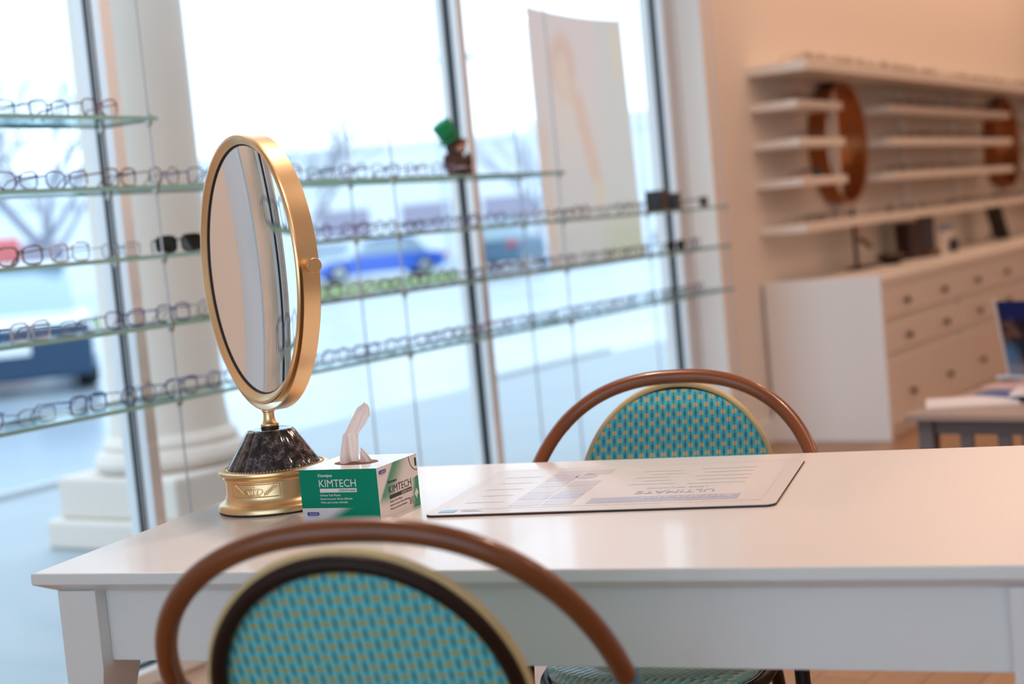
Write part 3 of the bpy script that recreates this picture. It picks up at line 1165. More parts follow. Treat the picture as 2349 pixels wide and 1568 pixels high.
# ------------------------------------------------------------------ tissue box
BXA = math.radians(99.0)
bl = Vector((math.cos(BXA), math.sin(BXA), 0))                      # near edge -> left edge along the front face
bo = Vector((0.828, 1.440, 0)) + Vector((1.0, 0, 0))                # near vertical edge
BLN, BWD, BHT = 0.139, 0.136, 0.084
# box local frame: origin at left end of the front face, x along the front (left -> near edge), y into depth
org = bo + bl * BLN
tb = thing('tissue_box', 'green and white tissue wiper box beside the gold mirror', 'tissue box', (org.x, org.y, 0.75), math.atan2(-bl.y, -bl.x))
gm_, nb = newmat('carton_green_face', 0.5)
gm_.node_tree.nodes['Principled BSDF'].inputs['Specular IOR Level'].default_value = 0.12
u, v = nb.uv()
GRN, PWH = (0.000, 0.235, 0.140), (0.72, 0.68, 0.68)
edge_ = nb.add(0.30, nb.mul(v, 1.1))
msk = nb.mul(nb.smooth(nb.sub(u, edge_), 0.10, -0.16), nb.lt(v, 0.275))
nb.base(nb.mix(msk, GRN, PWH))
gs_, nb = newmat('carton_swoosh_face', 0.5)
u, v = nb.uv()
d = nb.sub(nb.mul(u, 1.7), nb.sub(v, 0.32))
sw = nb.mul(nb.smooth(d, -0.07, 0.05), nb.smooth(d, 0.80, 0.08))
sw = nb.mul(sw, nb.smooth(nb.add(v, nb.mul(u, 0.30)), 0.26, 0.50))
c1 = nb.mul(nb.smooth(nb.sub(u, nb.add(0.74, nb.mul(v, 0.12))), 0.0, 0.14), nb.lt(nb.add(v, nb.mul(u, -0.12)), 0.46))
nb.base(nb.mix(nb.ma('MAXIMUM', nb.mul(sw, 0.92), c1), PWH, (0.02, 0.27, 0.14)))
gt_ = mat('carton_white_top', (0.74, 0.73, 0.73), 0.25, coat=0.35)
bm = B()
uvl = bm.loops.layers.uv.new('UVMap')
vs = [bm.verts.new(p) for p in ((0, 0, 0), (BLN, 0, 0), (BLN, BWD, 0), (0, BWD, 0), (0, 0, BHT), (BLN, 0, BHT), (BLN, BWD, BHT), (0, BWD, BHT))]
for ids, mi in (((0, 1, 5, 4), 0), ((1, 2, 6, 5), 1), ((2, 3, 7, 6), 0), ((3, 0, 4, 7), 1), ((4, 5, 6, 7), 2), ((3, 2, 1, 0), 2)):
    f = bm.faces.new([vs[i] for i in ids])
    f.material_index = mi
    for l_, uv_ in zip(f.loops, ((0, 0), (1, 0), (1, 1), (0, 1))):
        l_[uvl].uv = uv_
carton = obj('carton', bm, [gm_, gs_, gt_], tb, False, True)
INKW, INKB = mat('white_print', (0.74, 0.71, 0.71), 0.4), mat('black_print', (0.012, 0.010, 0.010), 0.4)
INKN = mat('navy_print', (0.02, 0.02, 0.30), 0.4)
INKG = mat('green_print', (0.002, 0.15, 0.10), 0.4)


def MF(x, z, e=0.0004):   # on the front face: x right, z up
    return Matrix(((1, 0, 0, x), (0, 0, -1, -e), (0, 1, 0, z), (0, 0, 0, 1)))


def MS(y, z, e=0.0004):   # on the side face: y right (away), z up
    return Matrix(((0, 0, 1, BLN + e), (1, 0, 0, y), (0, 1, 0, z), (0, 0, 0, 1)))


def flat(name, poly, m, M, parent):
    bm = B()
    bm.faces.new([bm.verts.new((x, y, 0)) for x, y in poly])
    o = obj(name, bm, m, parent)
    o.matrix_local = M
    return o


def pill(w_, h_, n=8, r=None):
    r = r or h_ / 2
    out = []
    for cx_, cy_, a0 in ((w_ - r, r, -90), (w_ - r, h_ - r, 0), (r, h_ - r, 90), (r, r, 180)):
        for k in range(n + 1):
            a = math.radians(a0 + 90 * k / n)
            out.append((cx_ + r * math.cos(a), cy_ + r * math.sin(a)))
    return out


def boxprint(MM0, wd, ink, bar, barink, x0, dz=0.0):
    MM = lambda x_, z_, e_=0.0004: MM0(x_, z_ + dz, e_)
    text('lettering', 'Kimwipes', ink, carton, MM(x0, 0.0725), wd * .38, 0.0046, 0.02)
    text('lettering', 'KIMTECH', ink, carton, MM(x0 + .0005, 0.0565), wd, 0.0118, 0.0)
    flat('print_bar', [(0, 0), (wd, 0), (wd, .0062), (0, .0062)], bar, MM(x0 + .001, 0.0478), carton)
    text('lettering', 'SCIENCE*', barink, carton, MM(x0 + wd * .53, 0.0491, .0007), wd * .28, 0.0036, 0.005)
    text('lettering', 'BRAND', barink, carton, MM(x0 + wd * .83, 0.0494, .0007), wd * .155, 0.0024, 0.02)
    for i, (s, f) in enumerate((('Delicate Task Wipers', .55), ('Essuie-tout pour tâches délicates', .86), ('Paños para tareas delicadas', .73))):
        text('lettering', s, ink, carton, MM(x0 + .001, 0.0420 - i * .0056), wd * f, 0.0030, 0.012)


boxprint(MF, 0.0660, INKW, INKW, INKG, 0.0345)
boxprint(MS, 0.0760, INKB, INKB, INKW, 0.0330, -0.0190)
for MM, x0, z0, pw_ in ((MF, 0.0085, 0.0115, .0215), (MS, 0.0070, 0.0730, .0225)):
    flat('logo_plate', pill(pw_, .0075, 6, .002), INKW, MM(x0 - .0004, z0 - .0032, .0003), carton)
    flat('logo_plate', pill(pw_, .0052, 6, .0016), INKN, MM(x0, z0, .0006), carton)
    text('lettering', 'Kimberly-Clark', INKW, carton, MM(x0 + .004, z0 + .0017, .0009), pw_ - .006, 0.0022, 0.02)
    text('lettering', 'PROFESSIONAL', INKN, carton, MM(x0 + .001, z0 - .0022, .0009), pw_ - .002, 0.0012)
text('lettering', '280', INKB, carton, MS(0.0985, 0.0085), 0.0158, 0.0098, 0.03)
text('lettering', '280', INKW, carton, MS(0.0992, 0.0090, .0007), 0.0144, 0.0088, 0.0)
flat('print_badge', [(0, .0085), (.003, .012), (.0072, .0180), (.0125, .0125), (.0145, .0085), (.0095, .0060), (.0072, .000), (.0040, .0055)], INKW, MS(0.1170, 0.0120), carton)
# corner badge with a 1
bd = [(0, 0)] + [(-0.028 * math.cos(math.radians(t)), -0.026 * math.sin(math.radians(t))) for t in range(0, 91, 9)]
flat('print_badge', bd, INKB, MS(0.1355, 0.0835, .0003), carton)
flat('print_badge', [(x * .95, y * .95) for x, y in bd], INKW, MS(0.1355, 0.0835, .0005), carton)
text('lettering', '1', INKB, carton, MS(0.1265, 0.0655, .0007), 0.0062, 0.0125, 0.03)
# slot on the top
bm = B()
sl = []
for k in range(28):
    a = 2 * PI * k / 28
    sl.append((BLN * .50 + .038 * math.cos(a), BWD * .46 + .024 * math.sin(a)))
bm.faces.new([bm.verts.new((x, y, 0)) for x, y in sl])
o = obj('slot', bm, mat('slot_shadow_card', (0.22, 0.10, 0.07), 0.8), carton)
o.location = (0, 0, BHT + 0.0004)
# tissue: crumpled sheet rising from the slot
bm = B()
EDG = [((-.0245, .000), (.0048, -.002)), ((-.0248, .0085), (.0046, .0116)), ((-.0204, .0287), (.0062, .028)), ((-.0175, .0438), (.0071, .0438)), ((-.013, .0484), (.0102, .0472)),
       ((-.0023, .0657), (.0203, .0595)), ((.0084, .0841), (.0291, .0718)), ((.0166, .0903), (.0287, .0821)), ((.0239, .0951), (.0263, .0917))]
NW = 22
FWH = Vector((FW.x, FW.y, 0)).normalized()
RTH = Vector((RT.x, RT.y, 0)).normalized()
grid = []
nrow = 0
for (l0, r0), (l1, r1) in zip(EDG, EDG[1:]):
    for q in range(4):
        t = q / 4
        nrow += 1
        lx_, lz_ = l0[0] + (l1[0] - l0[0]) * t, l0[1] + (l1[1] - l0[1]) * t
        rx_, rz_ = r0[0] + (r1[0] - r0[0]) * t, r0[1] + (r1[1] - r0[1]) * t
        am = .010 * max(.25, 1 - nrow / 20)
        rowv = []
        for j in range(NW + 1):
            f = j / NW
            fold = am * (math.sin(f * 7.5 + nrow * .10) * .55 + math.cos(f * 4.1 - nrow * .05) * .7) + .0015 * math.sin(f * 19 + nrow * .35)
            rowv.append(bm.verts.new(RTH * (lx_ + (rx_ - lx_) * f) - FWH * fold + Vector((0, 0, lz_ + (rz_ - lz_) * f + .0006 * math.sin(f * 15 + nrow)))))
        grid.append(rowv)
for a, b2 in zip(grid, grid[1:]):
    for j in range(NW):
        bm.faces.new((a[j], a[j + 1], b2[j + 1], b2[j]))
# a second loose flap at the foot
flapv = []
for i in range(6):
    flapv.append([])
    for j in range(9):
        a = j / 8
        rr = .002 + .020 * a
        flapv[-1].append(bm.verts.new(RT * (.006 + rr * math.cos(PI * .5 * i / 5)) + Vector((FW.x, FW.y, 0)) * (.012 - .02 * a + .006 * math.sin(i * 1.7)) + Vector((0, 0, (.023 * (1 - a) ** .8) * (1 - .25 * i / 5) - .001 * i))))
for i in range(5):
    for j in range(8):
        bm.faces.new((flapv[i][j], flapv[i][j + 1], flapv[i + 1][j + 1], flapv[i + 1][j]))
tm = bpy.data.materials.new('thin_tissue')
tm.use_nodes = True
nt = tm.node_tree
nt.nodes.clear()
o1 = nt.nodes.new('ShaderNodeOutputMaterial')
d1 = nt.nodes.new('ShaderNodeBsdfDiffuse')
d1.inputs[0].default_value = (0.88, 0.82, 0.82, 1)
t1 = nt.nodes.new('ShaderNodeBsdfTranslucent')
t1.inputs[0].default_value = (0.92, 0.84, 0.83, 1)
x1 = nt.nodes.new('ShaderNodeMixShader')
x1.inputs[0].default_value = 0.5
nt.links.new(d1.outputs[0], x1.inputs[1])
nt.links.new(t1.outputs[0], x1.inputs[2])
nt.links.new(x1.outputs[0], o1.inputs[0])
ti = obj('tissue', bm, tm, None, True, True)
Mb = tb.matrix_basis if False else Matrix.Translation((org.x, org.y, 0.75)) @ Matrix.Rotation(math.atan2(-bl.y, -bl.x), 4, 'Z')
ti.location = Mb @ Vector((BLN * .50, BWD * .46, BHT + .001))
tag(ti, 'white tissue pulled up out of the green box', 'tissue')
md = ti.modifiers.new('sub', 'SUBSURF')
md.levels = md.render_levels = 1

# ------------------------------------------------------------------ desk mat
P0, P1, P2, P3 = Vector((1.865, 1.386, 0)), Vector((2.004, .861, 0)), Vector((2.354, .962, 0)), Vector((2.249, 1.484, 0))
ex = (P1 - P0).normalized()
ma = thing('desk_mat', 'pale printed desk mat with a dark edge lying on the table', 'desk mat', (P0.x, P0.y, 0.75), math.atan2(ex.y, ex.x))
ML, MWD = 0.541, 0.385
bm = B()
poly = [(x, y) for x, y in pill(ML, MWD, 6, .016)]
prism(bm, poly, 0.0002, 0.0032)
obj('backing', bm, mat('dark_mat_edge', (0.035, 0.016, 0.014), .6), ma)
bm = B()
prism(bm, poly, 0.0033, 0.0044)
sheet = obj('printed_sheet', bm, mat('laminated_mat_surface', (0.70, 0.66, 0.645), 0.34, coat=0.25), ma)
INKL = mat('pale_blue_print', (0.46, 0.46, 0.60), 0.33, coat=0.25)  # these inks are paled: glare on the mat is put into the colours
INKM = mat('pale_mauve_print', (0.55, 0.49, 0.55), 0.33, coat=0.25)
INKP = mat('pale_grey_print', (0.58, 0.55, 0.58), 0.33, coat=0.25)
INKPG = mat('mat_page_white', (0.73, 0.695, 0.685), 0.32, coat=0.25)
INKC = mat('sky_blue_print', (0.16, 0.42, 0.66), 0.3)


def mrect(nm, s0, t0, s1, t1, m, z=.0048):
    a, b2, c_, d_ = s0 * ML, t0 * MWD, s1 * ML, t1 * MWD
    return flat(nm, [(a, b2), (c_, b2), (c_, d_), (a, d_)], m, Matrix.Translation((0, 0, z)), sheet)


mrect('page', .045, .09, .955, .93, INKPG, .0046)
mrect('print_banner', .455, .125, .885, .235, INKL)
for c in range(2):
    for r in range(6):
        if c == 1 and r == 4:
            bm = B()
            bm.faces.new([bm.verts.new(((.345 + .035 * math.cos(2 * PI * q / 20)) * ML, (.75 + .055 * math.sin(2 * PI * q / 20)) * MWD, 0)) for q in range(20)])
            oo = obj('print_photo', bm, INKM, sheet)
            oo.location = (0, 0, .0048)
            continue
        mrect('print_photo', .225 + c * .098, .12 + r * .135, .315 + c * .098, .235 + r * .135, (INKL, INKP, INKM)[(r * 2 + c) % 3] if (r + c) % 3 else INKP)
mrect('print_logo', .035, .035, .085, .075, INKC)
def mtext(s, m, s_, t_, wd, hh, bold=0.0):
    # reads from the far side of the table: rotated half a turn
    return text('lettering', s, m, sheet, Matrix.Translation((s_ * ML, t_ * MWD, .0051)) @ Matrix.Rotation(PI, 4, 'Z'), wd * ML, hh, bold)
mtext('INSTANT $100', INKPG, .86, .215, .25, .016, .01)
mtext('ULTIMATE', INKL, .80, .345, .23, .022)
mtext('LENS PACKAGE', INKP, .77, .42, .18, .011)
for i in range(5):
    mrect('print_line', .52 + .03 * (i % 2), .50 + i * .075, .66 - .02 * (i % 3), .512 + i * .075, INKP)
    mrect('print_line', .70 + .02 * (i % 2), .48 + i * .085, .87, .491 + i * .085, INKP)
    mrect('print_line', .07 + .02 * (i % 2), .22 + i * .14, .19, .232 + i * .14, INKP)
mrect('print_line', .10, .045, .165, .055, INKP)
mrect('print_line', .10, .065, .15, .075, INKP)

# ------------------------------------------------------------------ hanging glass shelves in the window
SY0, SY1 = 2.78, 2.972
LV = [1.5435, 1.3725, 1.199, 1.025, 0.8346]
LVN = ['highest', 'second-highest', 'middle', 'second-lowest', 'lowest']
CX = [2.19, 2.77, 3.77, 4.77, 5.77]
BAYN = ['bay by the solid wall', 'bay behind the gold mirror', 'bay around the middle window frame', 'bay in front of the banner', 'bay at the shelving end']
panels = []
for li, z in enumerate(LV):
    last = {0: 1, 1: 3}.get(li, 5)
    xs = CX + [6.20]
    for bi in range(last):
        a, b2 = xs[bi] + .004, xs[bi + 1] - .004
        if bi == last - 1:
            b2 = xs[bi + 1] + .02 if bi < 4 else 6.2
        if li == 1 and bi == 2:
            b2 = 4.80
        r = thing('glass_shelf', 'clear hanging glass shelf, %s level, %s' % (LVN[li], BAYN[bi]), 'glass shelf', ((a + b2) / 2, (SY0 + SY1) / 2, z), 0, 'hanging glass shelves')
        L_ = b2 - a
        D_ = SY1 - SY0
        obj('sheet', bx((0, 0, -.005), (L_, D_ - .004, .0098)), SHELFGL, r)
        bm = B()
        box(bm, (0, -D_ / 2 + .0005, -.005), (L_, .003, .010))
        box(bm, (0, D_ / 2 - .0005, -.005), (L_, .003, .010))
        box(bm, (-L_ / 2 - .0006, 0, -.005), (.0012, D_, .010))
        box(bm, (L_ / 2 + .0006, 0, -.005), (.0012, D_, .010))
        obj('polished_edge', bm, SHELFEDGE, r)
for bi, x in enumerate(CX + [6.19]):
    if bi == 0:
        continue
    for y, nm in ((SY0 + .012, 'room-side'), (SY1 - .012, 'glass-side')):
        r = thing('shelf_cable', '%s steel shelf cable, %s of the five cable pairs from the solid wall' % (nm, ('first', 'second', 'third', 'fourth', 'fifth')[bi - 1]), 'cable', (x, y, 0), 0, 'shelf cables')
        obj('wire', tube(B(), [(0, 0, 0.0), (0, 0, 3.2)], 0.0028, 6), CABLE, r)
        for li, z in enumerate(LV):
            if (li == 0 and bi > 1) or (li == 1 and bi > 3):
                continue
            obj('clamp', lathe(B(), [(0.0, z - .022), (.008, z - .022), (.009, z - .018), (.009, z + .006), (.0, z + .006)], 12, None, False), STEEL, r, True)

# ------------------------------------------------------------------ eyeglasses
FRM = {
    'black': mat('black_frame', (0.012, 0.012, 0.014), .25),
    'navy blue': mat('navy_frame', (0.02, 0.045, 0.19), .25),
    'dark red': mat('red_frame', (0.16, 0.015, 0.03), .25),
    'tortoise brown': mat('tortoise_frame', (0.13, 0.055, 0.025), .25, var=.5, scale=80),
    'slate grey': mat('grey_frame', (0.16, 0.19, 0.23), .3, .4),
    'clear': mat('clear_frame', (0.55, 0.55, 0.58), .15),
    'purple': mat('purple_frame', (0.10, 0.03, 0.16), .25),
    'teal': mat('teal_frame', (0.015, 0.14, 0.16), .25),
}
SUNL = mat('dark_sun_lens', (0.010, 0.014, 0.012), .08)


def outline(shape, n=20):
    w_, h_ = {'round': (.0235, .0225), 'rectangular': (.0265, .0175), 'cat-eye': (.0265, .0205), 'square': (.0260, .0215)}[shape]
    p = {'round': 2.0, 'rectangular': 4.0, 'cat-eye': 2.6, 'square': 3.6}[shape]
    out = []
    for k in range(n):
        a = 2 * PI * k / n
        c_, s_ = math.cos(a), math.sin(a)
        x = w_ * math.copysign(abs(c_) ** (2 / p), c_)
        z = h_ * math.copysign(abs(s_) ** (2 / p), s_)
        if shape == 'cat-eye' and s_ > 0:
            z += .005 * max(0, c_)
        out.append((x, z))
    return out, h_


def make_glasses(shape, colour, thick, whole=False, sun=False):
    ol, h_ = outline(shape)
    r = thing('eyeglasses', 'x', 'eyeglasses')
    parts = {'front_frame': B()}
    zc = h_ + thick
    lens_polys = []
    for s in (-1, 1):
        pts = [(s * (.0325 + x), 0.004 * abs(x / .026) ** 2, zc + z) for x, z in ol]
        tube(parts['front_frame'], pts, thick, 5, True)
        lens_polys.append(pts)
    tube(parts['front_frame'], [(-.009, 0, zc + h_ * .35), (-.004, -.001, zc + h_ * .5), (.004, -.001, zc + h_ * .5), (.009, 0, zc + h_ * .35)], thick, 5)
    temps = []
    for s in (-1, 1):
        bm = parts['front_frame'] if whole else B()
        tube(bm, [(s * .0590, .002, zc + h_ * .55), (s * .0655, .008, zc + h_ * .55), (s * .0660, .05, zc + h_ * .5), (s * .064, .105, zc + h_ * .35), (s * .061, .138, max(.003, zc - h_ * .9))], lambda t: thick * (1.1 - .25 * t), 5)
        temps.append(bm)
    obj('front_frame', parts['front_frame'], FRM[colour], r, True)
    if not whole:
        for bm in temps:
            obj('temple', bm, FRM[colour], r, True)
        for pts in lens_polys:
            bm = B()
            bm.faces.new([bm.verts.new(p) for p in pts])
            obj('lens', bm, SUNL if sun else LENSGL, r)
    return r


STY = [('rectangular', 'black', .0019), ('cat-eye', 'dark red', .0018), ('round', 'navy blue', .0016), ('square', 'tortoise brown', .0022), ('rectangular', 'slate grey', .0011),
       ('round', 'black', .0012), ('square', 'clear', .0022), ('cat-eye', 'purple', .0019), ('rectangular', 'teal', .0017), ('square', 'navy blue', .0020), ('round', 'tortoise brown', .0018)]
protos = [make_glasses(*s) for s in STY]
small = [make_glasses(*s, whole=True) for s in STY]
used = set()
ORD = ['zeroth', 'first', 'second', 'third', 'fourth', 'fifth', 'sixth', 'seventh', 'eighth', 'ninth', 'tenth', 'eleventh', 'twelfth', 'thirteenth', 'fourteenth', 'fifteenth', 'sixteenth', 'seventeenth', 'eighteenth', 'nineteenth', 'twentieth', 'twenty-first', 'twenty-second', 'twenty-third', 'twenty-fourth', 'twenty-fifth', 'twenty-sixth', 'twenty-seventh', 'twenty-eighth', 'twenty-ninth', 'thirtieth']


def place(pl, kind, loc, rz, label, group):
    key = (kind, pl)
    src = (protos if kind == 'p' else small)[pl]
    if key not in used:
        used.add(key)
        o = src
    else:
        o = copy_tree(src)
    o.location = loc
    o.rotation_euler = (0, 0, rz)
    o['label'] = label
    o['group'] = group
    o['category'] = 'eyeglasses'
    return o


rg = random.Random(21)
SKIP = {1: [(4.24, 4.50)], 2: [(2.82, 2.94), (5.60, 6.12)], 3: [(5.68, 5.80)]}
for li, z in enumerate(LV):
    xs = []
    xend = {0: 2.72, 1: 4.72}.get(li, 6.12)
    x = 2.16 + rg.uniform(0, .05)
    while x < xend - .05:
        if not any(a - .07 < x < b2 + .07 for a, b2 in SKIP.get(li, [])):
            xs.append(x)
        x += rg.uniform(.150, .160)
    for n_, x in enumerate(xs):
        pl = rg.randrange(len(STY))
        if li == 4 and rg.random() < .4:
            pl = rg.choice([2, 7, 9])
        sh, cl, _ = STY[pl]
        place(pl, 'p', (x, SY0 + .030 + rg.uniform(0, .014), z), rg.uniform(-.13, .13), '%s %s eyeglasses on the %s hanging glass shelf, %s pair from its far end' % (cl, sh, LVN[li], ORD[len(xs) - n_]), 'eyeglasses on the hanging glass shelves')

# sunglasses on the window shelves
def sunnies(x, li, rz, label):
    r = make_glasses('square', 'black', .0024, False, True)
    r.name = 'sunglasses'
    r.location = (x, SY0 + .04, LV[li])
    r.rotation_euler = (0, 0, rz)
    tag(r, label, 'sunglasses')
sunnies(2.86, 2, -0.72, 'dark green tinted sunglasses on the middle hanging shelf beside the gold mirror')
sunnies(6.05, 2, 0.15, 'black sunglasses beyond the black box on the middle hanging shelf')
sunnies(5.74, 3, -0.2, 'black sunglasses on the second-lowest hanging shelf near the banner')
# black display boxes
for x, w_, lab in ((5.69, .085, 'black display box with a bronze band on the middle hanging shelf'), (5.825, .06, 'plain dark grey box next to the banded black box')):
    r = thing('display_box', lab, 'box', (x, 2.87, LV[2]), 0.12)
    obj('case', bx((0, 0, .043 if w_ > .07 else .036), (w_, .07, .086 if w_ > .07 else .072), .004), BLACKP if w_ > .07 else mat('dark_grey_card', (.05, .055, .07), .5), r)
    if w_ > .07:
        obj('band', bx((.002, -.001, .043), (.026, .0725, .0865), .002), mat('bronze_band', (.10, .045, .025), .4), r)
# small figure with a green hat
fg = thing('figurine', 'small brown plush figure in a tilted green hat on the hanging shelf', 'figurine', (4.24, 2.87, LV[1]), -0.5)
fg.scale = (1.15, 1.15, 1.18)
FUR = mat('brown_plush', (.075, .040, .030), .95, var=.3, scale=60, bump=.4, bscale=160)
TAN = mat('tan_plush', (.42, .25, .16), .9)
GRH = mat('green_felt', (.005, .22, .085), .9, bump=.1, bscale=200)
GREYF = mat('grey_felt', (.30, .28, .34), .9)
bm = B()
blob(bm, (0, 0, .034), (.033, .028, .036))
blob(bm, (-.022, -.018, .012), (.017, .022, .013))
blob(bm, (.022, -.018, .012), (.017, .022, .013))
blob(bm, (0, 0, .082), (.030, .028, .029))
obj('body', bm, FUR, fg, True)
for s in (-1, 1):
    bm = B()
    blob(bm, (s * .035, -.008, .042), (.011, .012, .024))
    obj('arm', bm, FUR, fg, True)
    bm = B()
    blob(bm, (s * .030, .0, .098), (.010, .006, .011))
    obj('ear', bm, TAN, fg, True)
bm = B()
blob(bm, (.006, -.022, .076), (.016, .014, .013))
obj('muzzle', bm, TAN, fg, True)
bm = B()
blob(bm, (0, -.002, .022), (.034, .030, .012))
obj('vest', bm, GREYF, fg, True)
Mh = Matrix.Translation((-.012, 0, .106)) @ Matrix.Rotation(math.radians(-33), 4, 'Y')
hat = obj('hat', lathe(B(), [(0.0, 0), (.036, 0), (.037, .003), (.027, .005), (.027, .010), (.030, .052), (.029, .055), (0, .055)], 24, Mh, False), GRH, fg, True)
obj('hat_band', lathe(B(), [(.0275, .006), (.0285, .016), (.0275, .017)], 24, Mh, False), mat('dark_green_band', (.01, .10, .03), .7), hat, True)

# ------------------------------------------------------------------ banner hung behind the shelves
bn = thing('hanging_banner', 'pale hanging banner with a faint standing figure, hung in the window', 'banner', (5.20, 3.115, 0))
pm_ = bpy.data.materials.new('printed_banner_cloth')
pm_.use_nodes = True
nb = NB(pm_)
u, v = nb.uv()


def ell(cx_, cy_, rx, ry, soft=.35):
    a = nb.div(nb.sub(u, cx_), rx)
    b_ = nb.div(nb.sub(v, cy_), ry)
    d_ = nb.ma('SQRT', nb.add(nb.mul(a, a), nb.mul(b_, b_)))
    return nb.smooth(d_, 1.0 + soft, 1.0 - soft)


c = nb.mix(nb.smooth(v, 0.0, 0.9), (0.60, 0.56, 0.52), (0.72, 0.58, 0.54))
c = nb.mix(nb.smooth(u, 0.72, 0.55), (0.62, 0.60, 0.55), c)
c = nb.mix(nb.mul(nb.mul(nb.smooth(u, .13, .09), nb.smooth(v, .58, .52)), .7), c, (0.74, 0.48, 0.34))
c = nb.mix(nb.mul(ell(.30, .79, .115, .135), .75), c, (0.70, 0.36, 0.22))
c = nb.mix(nb.mul(ell(.29, .77, .060, .075), .7), c, (0.78, 0.56, 0.42))
c = nb.mix(nb.mul(ell(.31, .60, .11, .15), .5), c, (0.76, 0.58, 0.44))
ar = nb.ab(nb.sub(u, nb.add(0.40, nb.mul(nb.sub(.70, v), .42))))
arm_ = nb.mul(nb.smooth(ar, .075, .030), nb.mul(nb.smooth(v, .28, .36), nb.smooth(v, .74, .66)))
c = nb.mix(nb.mul(arm_, .8), c, (0.74, 0.40, 0.25))
c = nb.mix(nb.mul(ell(.57, .27, .05, .07), .6), c, (0.74, 0.56, 0.28))
c = nb.mix(nb.mul(nb.mul(nb.smooth(u, .45, .75), nb.smooth(v, .30, .05)), .7), c, (0.50, 0.52, 0.24))
c = nb.mix(nb.mul(ell(.90, .86, .08, .12), .5), c, (0.76, 0.60, 0.34))
nb.base(c)
pb = pm_.node_tree.nodes['Principled BSDF']
pb.inputs['Roughness'].default_value = .8
tl = nb.n('ShaderNodeBsdfTranslucent')
nb.put(tl.inputs[0], nb.mix(0.45, c, (1.0, 0.74, 0.58)))
mx = nb.n('ShaderNodeMixShader')
mx.inputs[0].default_value = .58
out = pm_.node_tree.nodes['Material Output']
pm_.node_tree.links.new(pb.outputs[0], mx.inputs[1])
pm_.node_tree.links.new(tl.outputs[0], mx.inputs[2])
pm_.node_tree.links.new(mx.outputs[0], out.inputs[0])
bm = B()
uvl = bm.loops.layers.uv.new('UVMap')
NX, NZ = 16, 20
g = []
for i in range(NZ + 1):
    row = []
    for j in range(NX + 1):
        a, b_ = j / NX, i / NZ
        zt = 2.050 - .022 * math.sin(PI * a) * (1 - .2 * a) - .004 * a
        z = 1.012 + (zt - 1.012) * b_
        row.append((bm.verts.new((a * .79, .012 * math.sin(a * 5 + b_ * 2), z)), a, b_))
    g.append(row)
for i in range(NZ):
    for j in range(NX):
        q = [g[i][j], g[i][j + 1], g[i + 1][j + 1], g[i + 1][j]]
        f = bm.faces.new([e[0] for e in q])
        f.smooth = True
        for l_, e in zip(f.loops, q):
            l_[uvl].uv = (e[1], e[2])
obj('cloth', bm, pm_, bn, False, True)
for xx in (.01, .78):
    obj('cord', tube(B(), [(xx, 0, 2.03), (xx, 0, 3.0)], .0012, 6), mat('white_cord', (.8, .8, .8), .6), bn)

# ------------------------------------------------------------------ white wall shelving
SHW = mat('white_shelf_laminate', (0.82, 0.77, 0.71), 0.4)
def board(label, x0, x1, y0, z, th=.042, nm='wall_shelf'):
    o = obj(nm, bx(((x0 + x1) / 2, (y0 + WY) / 2, z), (x1 - x0, WY - y0, th), .004), SHW)
    tag(o, label, 'shelf', 'white wall shelves')
    return o
board('long white top board of the wall shelving', 7.09, 13.0, 2.71, 1.845, .048)
SZ = [1.664, 1.476, 1.282]
SN = ['upper', 'middle', 'lower']
BAYS = [(7.09, 7.73, 'short white bay board by the window corner'), (8.51, 11.17, 'long white board between the two round wall mirrors'), (11.98, 13.0, 'white board beyond the second round mirror')]
for z, nm in zip(SZ, SN):
    for a, b2, lab in BAYS:
        board('%s, %s of three' % (lab, nm), a, b2, 2.77, z)
board('long lowest white shelf above the drawer units', 7.09, 13.0, 2.77, 1.053, .045)
for i, x in enumerate((8.22, 9.42, 10.5, 11.55)):
    o = obj('shelf_standard', bx((x, WY - .013, 1.45), (.075, .026, .80), .003), SHW)
    tag(o, 'white upright wall rail behind the shelves, %s from the window' % ORD[i + 1], 'wall rail', 'shelf uprights')
rg = random.Random(5)
def wallrow(x0, x1, z, y, step, label):
    n = int((x1 - x0 - .14) / step) + 1
    for k in range(n):
        pl = rg.choice([0, 3, 4, 5, 10, 0, 3])
        place(pl, 's', (x0 + .075 + k * step + rg.uniform(-.008, .008), y + rg.uniform(0, .02), z), rg.uniform(-.15, .15), '%s %s eyeglasses on %s, %s pair from the window' % (STY[pl][1], STY[pl][0], label, ORD[k + 1]), 'eyeglasses on the white wall shelves')
wallrow(7.15, 12.4, 1.845 + .0245, 2.735, .19, 'the top wall board')
for z, nm in zip(SZ, SN):
    if nm != 'lower':
        wallrow(7.12, 7.70, z + .0215, 2.80, .18, 'the %s short wall shelf' % nm)
    wallrow(8.56, 11.15, z + .0215, 2.80, .185, 'the %s long wall shelf' % nm)
wallrow(7.18, 7.9, 1.053 + .023, 2.80, .18, 'the lowest wall shelf end')
wallrow(8.45, 12.2, 1.053 + .023, 2.80, .19, 'the lowest wall shelf')
o = make_glasses('square', 'black', .004, False, True)
o.name = 'sunglasses'
o.location = (7.42, 2.81, 1.282 + .0215)
tag(o, 'black sunglasses alone on the lower short white wall shelf', 'sunglasses')

